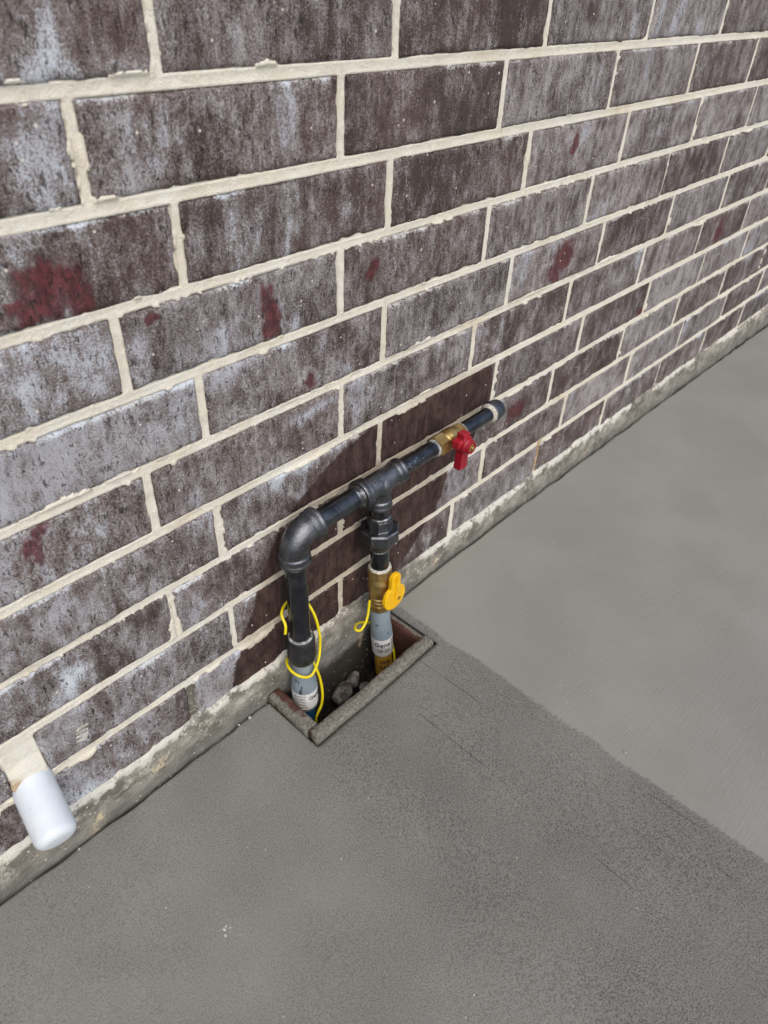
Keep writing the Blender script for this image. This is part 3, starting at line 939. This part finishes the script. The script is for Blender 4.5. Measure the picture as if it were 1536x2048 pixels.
rock((0.495, -0.042, -0.087), (0.013, 0.010, 0.009), 14, 'small pinkish grey stone beside the near board of the pocket', (0.1, 0.3, 0.4))
rock((0.458, -0.056, -0.098), (0.008, 0.006, 0.006), 21, 'little pebble in dark soil in front of the big stone', (0.3, 0.1, 0.2))

rock((0.428, -0.060, -0.096), (0.010, 0.008, 0.007), 33, 'dark clod on the soil just right of the black riser', (0.5, 0.2, 0.9))
rock((0.474, -0.052, -0.094), (0.009, 0.007, 0.007), 37, 'flat chip of rubble between the big stone and the near board', (0.1, 0.4, 1.3))

# ------------------------------------------------------------------ gas pipes
gas = empty('gas_pipe', (0.38, -0.033, -0.09))
tag(gas, 'black iron gas pipe loop with red and yellow valve handles before the wall', 'pipe')
def part(name, bm, mat, parent=None, angle=None, smooth=True):
    return from_bm(name, bm, mat, parent or gas, smooth, angle)

YA = -0.031
A1 = Vector((0.3755, YA, 0.2845))            # elbow corner
A1b = Vector((0.3815, -0.0345, -0.11))       # foot of the plain riser
H1 = Vector((0.7870, YA, 0.2965))            # capped end
dV = (A1b - A1).normalized()                 # down the riser
dH = (H1 - A1).normalized()                  # along the horizontal run
def onV(z):                                  # point on riser axis at height z
    return A1 + dV * ((A1.z - z) / -dV.z)
def onH(x):
    return A1 + dH * ((x - A1.x) / dH.x)

def bead_collar(bm, org, d, length, r, segs=48):
    lathe(bm, [(0, r * 0.80), (0, r * 0.965), (length * 0.10, r), (length * 0.32, r), (length * 0.42, r * 0.955), (length * 0.9, r * 0.95), (length, r * 0.90), (length, r * 0.5)], org, d, segs)

# elbow: swept body plus a banded collar at each end
bm = bmesh.new()
BR = 0.0225
c0 = A1 + dV * BR + dH * BR
arc = []
for i in range(17):
    a = i / 16 * math.pi / 2
    arc.append(c0 - dH * BR * math.cos(a) - dV * BR * math.sin(a))
pts = [A1 + dV * (BR + 0.008)] + arc + [A1 + dH * (BR + 0.008)]
tube(bm, pts, 0.0176, 40)
bead_collar(bm, A1 + dV * (BR + 0.0155), -dV, 0.0135, 0.0204)
bead_collar(bm, A1 + dH * (BR + 0.0150), -dH, 0.0135, 0.0204)
elbow = fuse('elbow', bm, M_iron, gas, 0.00075, 3)

# cast lettering on the fittings
def text_mesh(s, size):
    cu = bpy.data.curves.new('t', 'FONT'); cu.body = s; cu.size = size; cu.align_x = 'CENTER'; cu.align_y = 'CENTER'; cu.extrude = size * 0.06
    t = bpy.data.objects.new('t', cu); C.objects.link(t)
    me = bpy.data.meshes.new_from_object(t.evaluated_get(bpy.context.evaluated_depsgraph_get()))
    bpy.data.objects.remove(t); bpy.data.curves.remove(cu)
    return me
def wrap_text(bm, s, size, org, d, ref, r, ang, t0, lift=0.0, sx=1.0, rot=0.0):
    """lay text on a cylinder: text x runs round the axis, text y runs against d"""
    me = text_mesh(s, size)
    d = Vector(d).normalized(); ref = (Vector(ref) - d * Vector(ref).dot(d)).normalized(); side = d.cross(ref)
    vs = []
    cr, sr = math.cos(rot), math.sin(rot)
    for v in me.vertices:
        tx = (v.co.x * cr - v.co.y * sr) * sx; ty = v.co.x * sr + v.co.y * cr
        a = ang - tx / r
        rad = r + lift + max(v.co.z, 0)
        vs.append(bm.verts.new(Vector(org) + d * (t0 - ty) + (ref * math.cos(a) + side * math.sin(a)) * rad))
    for p in me.polygons:
        try: bm.faces.new([vs[i] for i in p.vertices])
        except ValueError: pass
    bpy.data.meshes.remove(me)

bm = bmesh.new()
wrap_text(bm, 'GI', 0.0062, A1 + dH * (BR + 0.0150), -dH, (0, -1, -0.25), 0.0195, 0.0, 0.0088, 0.0, 1.0, math.pi)
part('casting_mark', bm, M_iron, elbow, smooth=False)
bm = bmesh.new()
wrap_text(bm, 'G', 0.0062, A1 + dV * (BR + 0.0155), dV, (0.5, -1, 0), 0.0195, 0.0, -0.009)
part('casting_mark', bm, M_iron, elbow, smooth=False)

# plain riser below the elbow
bm = bmesh.new(); p0 = onV(0.246)
lathe(bm, [(0, 0.01335), (onV(0.246).z - 0.112, 0.01335)], p0, dV, 48)
part('riser_pipe', bm, M_pipe, angle=40)
bm = bmesh.new()
lathe(bm, [(0, 0.0140), (0.0015, 0.0152), (0.0040, 0.0146), (0.0060, 0.0136)], onV(0.2465), dV, 40, cap=False)
part('thread_sealant', bm, M_dope_w)
# black coupling on the riser
bm = bmesh.new()
lathe(bm, [(0, 0.0150), (0.0006, 0.0172), (0.003, 0.0183), (0.006, 0.0187), (0.030, 0.0187), (0.0320, 0.0193), (0.036, 0.0193), (0.040, 0.0180), (0.0445, 0.0165), (0.046, 0.0140)], onV(0.117), dV, 48)
cp = part('coupling', bm, M_rubber, angle=35)
bm = bmesh.new()
lathe(bm, [(-0.0022, 0.0138), (-0.0012, 0.0158), (0.0010, 0.0166), (0.0022, 0.0168)], onV(0.117), dV, 40, cap=False)
part('sealant_ring', bm, M_dope, cp)
# grey sleeve with its printed label
bm = bmesh.new()
L0 = onV(0.078)
lathe(bm, [(0, 0.0146), (0.030, 0.0146), (0.040, 0.0152), (0.052, 0.0172), (0.060, 0.0178), (0.096, 0.0178), (0.102, 0.0165), (0.104, 0.0150)], L0, dV, 48)
sl1 = part('transition_sleeve', bm, M_sleeve, angle=40)
bm = bmesh.new()
lathe(bm, [(0.062, 0.0179), (0.062, 0.01808), (0.095, 0.01808), (0.095, 0.0179)], L0, dV, 48, cap=False)
part('label', bm, M_label, sl1, angle=40)
bm = bmesh.new()
rr = random.Random(3)
ref1 = Vector((-0.45, -0.89, 0))
for row in range(5):
    t = 0.0655 + row * 0.0058
    wrap_text(bm, ''.join(rr.choice('IHNEMAOTL') for _ in range(7)), 0.0040, L0, dV, ref1, 0.01812, 0.62, t + 0.001, 0.00004)
wrap_text(bm, 'Genz', 0.0090, L0, dV, ref1, 0.01812, -0.62, 0.072, 0.00004)
part('label_print', bm, M_ink, sl1, smooth=False)
bm = bmesh.new()
lathe(bm, [(0, 0.0134), (0.062, 0.0134)], onV(-0.024), dV, 40)
part('blue_pipe', bm, M_blue, angle=40)

# horizontal run between elbow and tee
bm = bmesh.new()
xs0, xs1 = A1.x + BR + 0.012, 0.489
lathe(bm, [(0, 0.01335), (xs1 - xs0, 0.01335)], onH(xs0), dH, 48)
part('horizontal_pipe', bm, M_pipe, angle=40)
bm = bmesh.new()
lathe(bm, [(-0.006, 0.01338), (-0.0050, 0.0139), (-0.0042, 0.01345), (-0.0032, 0.0141), (-0.0024, 0.0136), (-0.0012, 0.0144), (0, 0.0140), (0.0008, 0.0160), (0.0022, 0.0163), (0.0026, 0.0150)], onH(0.4805), dH, 40, cap=False)
part('thread_sealant', bm, M_zinc)

# tee
TX = 0.5215
T0 = onH(TX)
A2b = Vector((0.5295, -0.0345, 0.062))
dT = (A2b - T0).normalized()
def onT(z):
    return T0 + dT * ((T0.z - z) / -dT.z)
bm = bmesh.new()
lathe(bm, [(-0.034, 0.0155), (0.034, 0.0150)], T0, dH, 48)
lathe(bm, [(0, 0.0148), (0.030, 0.0142)], T0, dT, 48)
bmesh.ops.create_icosphere(bm, subdivisions=4, radius=0.0176, matrix=Matrix.Translation(T0 + dT * 0.003))
bead_collar(bm, onH(0.4825), dH, 0.0145, 0.0193)
bead_collar(bm, onH(0.5600), -dH, 0.0130, 0.0172)
bead_collar(bm, T0 + dT * 0.0375, -dT, 0.0125, 0.0170)
tee = fuse('tee', bm, M_iron, gas, 0.00075, 4)

# thin run to the capped end
bm = bmesh.new()
lathe(bm, [(0, 0.01065), (0.640 - 0.552, 0.01065)], onH(0.552), dH, 40)
part('nipple', bm, mat_pipe('black_pipe_with_scuffs', 0.56), angle=40)
bm = bmesh.new()
lathe(bm, [(0, 0.01065), (0.762 - 0.685, 0.01065)], onH(0.685), dH, 40)
part('stub_pipe', bm, mat_pipe('black_pipe_scuffed_stub', 0.60), angle=40)
# brass valve on the run
bm = bmesh.new()
lathe(bm, [(0, 0.0118), (0.004, 0.0136), (0.012, 0.0152), (0.020, 0.0150), (0.027, 0.0135), (0.031, 0.0128)], onH(0.6470), dH, 40)
bmesh.ops.create_icosphere(bm, subdivisions=3, radius=0.0145, matrix=Matrix.Translation(onH(0.661)))
V1 = onH(0.6610)
lathe(bm, [(0.008, 0.0085), (0.0185, 0.0085), (0.0190, 0.0065), (0.024, 0.0065)], V1, (0, -1, 0), 24)
vb1 = fuse('brass_valve', bm, M_brass, gas, 0.0007, 3)
bm = bmesh.new()
lathe(bm, [(0, 0.0125), (0.001, 0.0158), (0.018, 0.0158), (0.0195, 0.0140)], onH(0.630), dH, 6, phase=R(20))
part('hex_end', bm, M_brass, vb1, smooth=False)
bm = bmesh.new()
lathe(bm, [(0.0, 0.0115), (0.001, 0.0137), (0.013, 0.0137), (0.014, 0.012)], onH(0.6745), dH, 6, phase=R(20))
part('hex_end', bm, M_brass, vb1, smooth=False)
bm = bmesh.new()
lathe(bm, [(-0.0030, 0.0108), (-0.0024, 0.0124), (0.0, 0.0129), (0.0008, 0.0118)], onH(0.6300), dH, 36, cap=False)
part('sealant_ring', bm, M_dope, vb1)
bm = bmesh.new()
lathe(bm, [(-0.0006, 0.0112), (0.0, 0.0123), (0.0024, 0.0118), (0.0032, 0.0108)], onH(0.6880), dH, 36, cap=False)
part('sealant_ring', bm, M_dope, vb1)
# red butterfly handle
bm = bmesh.new()
HC = V1 + Vector((-0.0025, -0.018, 0.0055))
lathe(bm, [(0.0, 0.0135), (0.018, 0.0125)], HC, (0, -1, 0), 36)
box(bm, HC.x, HC.y - 0.0085, HC.z - 0.0225, 0.0165, 0.0120, 0.036, Matrix.Rotation(R(3), 4, 'Y'))
box(bm, HC.x + 0.0005, HC.y - 0.0075, HC.z - 0.0375, 0.0195, 0.0105, 0.007, Matrix.Rotation(R(3), 4, 'Y'))
box(bm, HC.x, HC.y - 0.0075, HC.z + 0.0140, 0.0150, 0.0125, 0.010)
box(bm, HC.x - 0.0125, HC.y - 0.0060, HC.z + 0.004, 0.008, 0.0110, 0.012)
box(bm, HC.x + 0.0125, HC.y - 0.0060, HC.z + 0.001, 0.007, 0.0110, 0.014)
lathe(bm, [(0.017, 0.0115), (0.0225, 0.0105)], HC, (0, -1, 0), 36)
bmesh.ops.transform(bm, matrix=Matrix.Translation(HC) @ Matrix.Diagonal((0.92, 1, 0.94, 1)) @ Matrix.Translation(-HC), verts=bm.verts)
rh = fuse('red_handle', bm, M_red, gas, 0.0007, 3)
bm = bmesh.new()
lathe(bm, [(0.0200, 0.0085), (0.0242, 0.0085), (0.0242, 0.0066), (0.0205, 0.0066)], HC, (0, -1, 0), 32, cap=False)
part('collar', bm, M_red, rh, angle=40)
bm = bmesh.new()
lathe(bm, [(0.0205, 0.0060), (0.0232, 0.0060), (0.0236, 0.0052), (0.0236, 0.0030), (0.0225, 0.0028)], HC, (0, -1, 0), 6)
lathe(bm, [(0.022, 0.0026), (0.0255, 0.0026), (0.0262, 0.0018)], HC, (0, -1, 0), 20)
part('handle_nut', bm, M_brass, rh, smooth=False)
# end cap
bm = bmesh.new()
lathe(bm, [(0, 0.0105), (0, 0.0150), (0.0012, 0.0163), (0.006, 0.0163), (0.0072, 0.0154), (0.018, 0.0150), (0.0205, 0.0140), (0.0220, 0.0110), (0.0224, 0.002)], onH(0.7560), dH, 48)
part('end_cap', bm, M_iron, angle=30)
bm = bmesh.new()
lathe(bm, [(-0.0050, 0.0109), (-0.0042, 0.0126), (-0.0022, 0.0130), (-0.0008, 0.0152), (0.0004, 0.0150)], onH(0.7560), dH, 40, cap=False)
part('thread_tape', bm, M_dope_w)

# drop below the tee: nipple, union, nipple, brass valve
bm = bmesh.new()
lathe(bm, [(0, 0.0125), (0.030, 0.0125)], onT(0.2570), dT, 40)
part('nipple', bm, M_pipe, angle=40)
un = None
bm = bmesh.new()
ph = R(8)
lathe(bm, [(0, 0.0150), (0.001, 0.0172), (0.016, 0.0172), (0.0175, 0.0190), (0.020, 0.0195)], onT(0.2330), dT, 8, phase=ph)
un = part('union', bm, M_iron, smooth=False)
bm = bmesh.new()
lathe(bm, [(0, 0.0190), (0.0, 0.0252), (0.0018, 0.0276), (0.0175, 0.0276), (0.0195, 0.0252), (0.0195, 0.0150)], onT(0.2165), dT, 8, phase=R(26))
part('union_nut', bm, M_iron, un, smooth=False)
bm = bmesh.new()
lathe(bm, [(0, 0.0200), (0.005, 0.0190), (0.0125, 0.0178), (0.0165, 0.0160), (0.0170, 0.0130)], onT(0.1985), dT, 40)
part('union_tail', bm, M_iron, un, angle=35)
bm = bmesh.new()
lathe(bm, [(0, 0.0126), (0.0008, 0.0152), (0.003, 0.0150), (0.0036, 0.0126)], onT(0.2365), dT, 40, cap=False)
part('bare_thread', bm, M_zinc)
bm = bmesh.new()
lathe(bm, [(0, 0.0132), (0.0006, 0.0142), (0.0020, 0.0142), (0.0026, 0.0130)], onT(0.1790), dT, 40, cap=False)
part('bare_thread', bm, M_zinc)
bm = bmesh.new()
lathe(bm, [(0, 0.0131), (0.048, 0.0131)], onT(0.1880), dT, 40)
part('lower_nipple', bm, M_pipe, angle=40)
# brass valve on the drop
bm = bmesh.new()
lathe(bm, [(0, 0.0140), (0.006, 0.0155), (0.012, 0.0168), (0.026, 0.0168), (0.034, 0.0158), (0.040, 0.0145), (0.0418, 0.0162), (0.0446, 0.0162), (0.0462, 0.0148), (0.0478, 0.0162), (0.0504, 0.0162), (0.0520, 0.0150), (0.056, 0.0150)], onT(0.1300), dT, 44)
V2 = onT(0.1000)
lathe(bm, [(0.008, 0.0090), (0.0185, 0.0090), (0.0190, 0.0065), (0.024, 0.0065)], V2, (0, -1, 0), 24)
vb2 = fuse('brass_valve', bm, M_brass, gas, 0.0007, 2)
bm = bmesh.new()
lathe(bm, [(0, 0.0145), (0.001, 0.0172), (0.016, 0.0172), (0.0178, 0.0155)], onT(0.1435), dT, 8, phase=R(10))
part('hex_end', bm, M_brass, vb2, smooth=False)
bm = bmesh.new()
lathe(bm, [(0, 0.0140), (0.0015, 0.0168), (0.0120, 0.0168), (0.0130, 0.0150)], onT(0.0760), dT, 8, phase=R(10))
part('hex_end', bm, M_brass, vb2, smooth=False)
bm = bmesh.new()
lathe(bm, [(-0.0026, 0.0132), (-0.0020, 0.0150), (-0.0002, 0.0160), (0.0008, 0.0164), (0.0012, 0.0150)], onT(0.1435), dT, 40, cap=False)
part('sealant_ring', bm, M_dope_w, vb2)
# yellow disc handle with a raised thumb tab
bm = bmesh.new()
YC = V2 + Vector((0.004, -0.0200, -0.003))
lathe(bm, [(0, 0.0208), (0.0010, 0.0216), (0.0060, 0.0216), (0.0068, 0.0208)], YC, (0, -1, 0), 48)
box(bm, YC.x, YC.y - 0.0036, YC.z + 0.022, 0.0190, 0.0066, 0.030)
lathe(bm, [(0.0003, 0.0095), (0.0069, 0.0095)], YC + Vector((0, 0, 0.0355)), (0, -1, 0), 24)
yh = fuse('yellow_handle', bm, M_yellow, gas, 0.0006, 2)
bm = bmesh.new()
vsx = box(bm, YC.x - 0.001, YC.y - 0.0080, YC.z + 0.016, 0.0042, 0.0052, 0.054)
for v in vsx:
    if v.co.y < YC.y - 0.008: v.co.x = YC.x - 0.001 + (v.co.x - YC.x + 0.001) * 0.55
    if v.co.z < YC.z and v.co.y < YC.y - 0.008: v.co.y += 0.0030
bmesh.ops.bevel(bm, geom=bm.edges[:], offset=0.0008, segments=2, affect='EDGES')
part('thumb_rib', bm, M_yellow, yh, angle=40)
bm = bmesh.new()
lathe(bm, [(0.0062, 0.0032), (0.0073, 0.0032), (0.0075, 0.0022)], YC + Vector((0.0085, 0, -0.006)), (0, -1, 0), 16)
part('screw', bm, M_brass, yh, angle=40)
bm = bmesh.new()
rr = random.Random(8)
for _ in range(34):
    dx = rr.uniform(-0.011, 0.013); dz = rr.uniform(-0.012, 0.036)
    if abs(dx + 0.001) < 0.0032 or (dz > 0.017 and abs(dx) > 0.0085): continue
    r0 = rr.choice((0.00035, 0.0004, 0.0006))
    lathe(bm, [(0.0066, r0), (0.00695, r0)], YC + Vector((dx, 0, dz)), (0, -1, 0), 7)
part('grime_spots', bm, M_yspot, yh)['kind'] = 'stuff'

# grey sleeve, label and yellow tail of the valve riser
B0 = onT(0.0655)
dB = (Vector((0.5425, -0.0375, -0.075)) - B0).normalized()
bm = bmesh.new()
lathe(bm, [(0, 0.0140), (0.0015, 0.0149), (0.030, 0.0146), (0.040, 0.0152), (0.050, 0.0162), (0.0575, 0.0164), (0.0990, 0.0164), (0.104, 0.0158), (0.106, 0.0140)], B0, dB, 48)
sl2 = part('transition_sleeve', bm, M_sleeve, angle=40)
bm = bmesh.new()
lathe(bm, [(0.064, 0.01645), (0.064, 0.01668), (0.0995, 0.01668), (0.1030, 0.0162)], B0, dB, 48, cap=False)
part('label', bm, M_label, sl2, angle=40)
bm = bmesh.new()
ref2 = Vector((-0.62, -0.78, 0))
wrap_text(bm, 'Genz', 0.0115, B0, dB, ref2, 0.01672, 0.10, 0.0745, 0.00004)
wrap_text(bm, 'IIIIIIII', 0.0030, B0, dB, ref2, 0.01672, 0.10, 0.0808, 0.00004, 1.2)
# barcode
rr = random.Random(6)
d_, = (dB,)
refn = (ref2 - dB * ref2.dot(dB)).normalized(); side = dB.cross(refn)
a = 0.62
while a > -0.62:
    w = rr.choice((0.02, 0.03, 0.05)); 
    vs_ = []
    for aa, tt in ((a, 0.0845), (a - w, 0.0845), (a - w, 0.0925), (a, 0.0925)):
        vs_.append(bm.verts.new(B0 + dB * tt + (refn * math.cos(aa) + side * math.sin(aa)) * 0.01678))
    bm.faces.new(vs_)
    a -= w + rr.choice((0.02, 0.035, 0.06))
for row in range(6):
    wrap_text(bm, ''.join(rr.choice('IHNEMAOTL') for _ in range(4)), 0.0034, B0, dB, ref2, 0.01672, -1.02, 0.068 + row * 0.0052, 0.00004)
part('label_print', bm, M_ink, sl2, smooth=False)
bm = bmesh.new()
lathe(bm, [(0, 0.0138), (0.055, 0.0138)], B0 + dB * 0.1045, dB, 40)
yt = part('yellow_pipe', bm, M_ytape, angle=40)
bm = bmesh.new()
a = 0.5
while a > -0.5:
    w = rr.choice((0.05, 0.09, 0.12)); vs_ = []
    for aa, tt in ((a, 0.1155), (a - w, 0.1155), (a - w, 0.1245), (a, 0.1245)):
        vs_.append(bm.verts.new(B0 + dB * tt + (refn * math.cos(aa) + side * math.sin(aa)) * 0.01395))
    bm.faces.new(vs_); a -= w + rr.choice((0.05, 0.09))
wrap_text(bm, 'GAS', 0.009, B0, dB, ref2, 0.0139, 0.1, 0.1325, 0.00004)
part('pipe_print', bm, M_ink, yt, smooth=False)

# ------------------------------------------------------------------ tracer wires
def wire(pts, label, ax=None):
    if ax is not None:
        pts = [(ax[0] + (p[0] - ax[0]) * 0.93, ax[1] + (p[1] - ax[1]) * 0.95, p[2]) for p in pts]
    bm = bmesh.new()
    tube(bm, catmull(pts, 12), 0.0019, 14)
    o = from_bm('tracer_wire', bm, M_wire)
    tag(o, label, 'wire', 'yellow tracer wires on the risers')
wire([(0.3520, -0.0320, 0.138), (0.3555, -0.0290, 0.150), (0.3600, -0.0170, 0.160), (0.3800, -0.0085, 0.162), (0.3990, -0.0180, 0.158), (0.4035, -0.0330, 0.140), (0.4035, -0.0430, 0.112), (0.4005, -0.0470, 0.090), (0.3915, -0.0520, 0.071),
      (0.3760, -0.0540, 0.056), (0.3605, -0.0490, 0.062), (0.3560, -0.0330, 0.066), (0.3640, -0.0165, 0.067), (0.3860, -0.0130, 0.060), (0.4010, -0.0250, 0.046), (0.4050, -0.0370, 0.022), (0.4045, -0.0450, -0.006), (0.3975, -0.0510, -0.026), (0.3840, -0.0540, -0.040), (0.3800, -0.0550, -0.060)],
     'yellow tracer wire coiled twice round the black riser under the elbow', (0.379, -0.033))
wire([(0.5030, -0.0380, 0.0955), (0.5015, -0.0385, 0.088), (0.4985, -0.0400, 0.074), (0.4915, -0.0420, 0.062), (0.4810, -0.0430, 0.0555), (0.4740, -0.0410, 0.0590), (0.4790, -0.0330, 0.056), (0.4950, -0.0230, 0.043), (0.5150, -0.0155, 0.025),
      (0.5450, -0.0170, 0.000), (0.5580, -0.0330, -0.030), (0.5560, -0.0470, -0.058), (0.5480, -0.0530, -0.085)],
     'yellow tracer wire sticking out left of the brass valve with the yellow handle')

# ------------------------------------------------------------------ white drain stub
dp = empty('drain_pipe', (0.0425, 0.0, 0.13))
tag(dp, 'white plastic drain pipe stub poking out of mortar near the ground', 'pipe')
D0 = Vector((0.0432, 0.012, 0.1335)); dd = Vector((-0.0085, -0.0590, -0.0205)).normalized()
bm = bmesh.new()
prof = [(0, 0.0207), (0.067, 0.0207)]
for i in range(1, 11):
    a = i / 10 * math.pi / 2
    prof.append((0.067 + 0.0095 * math.sin(a), 0.0207 - 0.0095 + 0.0095 * math.cos(a)))
prof.append((0.0772, 0.004))
prof = [(prof[0][0] + (prof[1][0] - prof[0][0]) * i / 24, 0.0207) for i in range(24)] + prof[1:]
lathe(bm, prof, D0, dd, 64)
from_bm('pipe', bm, M_pvc, dp, True)
for t, w in ((0.058, 0.0003), (0.061, 0.00025), (0.0635, 0.0003)):
    bm = bmesh.new()
    lathe(bm, [(t - 0.0007, 0.0206), (t, 0.0207 + w), (t + 0.0007, 0.0206)], D0, dd, 64, cap=False)
    from_bm('scored_ring', bm, M_pvc, dp, True)

# ------------------------------------------------------------------ crumbs on the slab
def crumbs():
    rr = random.Random(12)
    bm = bmesh.new()
    spots = [(0.115, -0.200, 0.0022), (0.120, -0.203, 0.0015), (0.112, -0.206, 0.0016), (0.118, -0.199, 0.0012), (0.645, -0.393, 0.0014), (0.607, -0.407, 0.0018), (0.628, -0.415, 0.0011), (0.555, -0.357, 0.0010),
             (0.053, -0.012, 0.0016), (0.30, -0.012, 0.0026), (0.283, -0.010, 0.0018)]
    for _ in range(70):
        spots.append((rr.uniform(-0.1, 0.95), -rr.uniform(0.01, 0.62), rr.choice((0.0005, 0.0007, 0.0009))))
    for x, y, r in spots:
        if HX0 - 0.01 < x < HX1 + 0.01 and y > HY - 0.01: continue
        v = bmesh.ops.create_icosphere(bm, subdivisions=1, radius=r)['verts']
        z = float(slab_z(x)) * math.exp(y / 0.6)
        for q in v:
            q.co = Vector((q.co.x * rr.uniform(0.7, 1.3) + x, q.co.y * rr.uniform(0.7, 1.3) + y, q.co.z * 0.7 + z + r * 0.3))
    o = from_bm('mortar_crumbs', bm, M_dope_w, None, False)
    tag(o, 'tiny white mortar crumbs scattered on the grey slab', 'crumbs', kind='stuff')
crumbs()
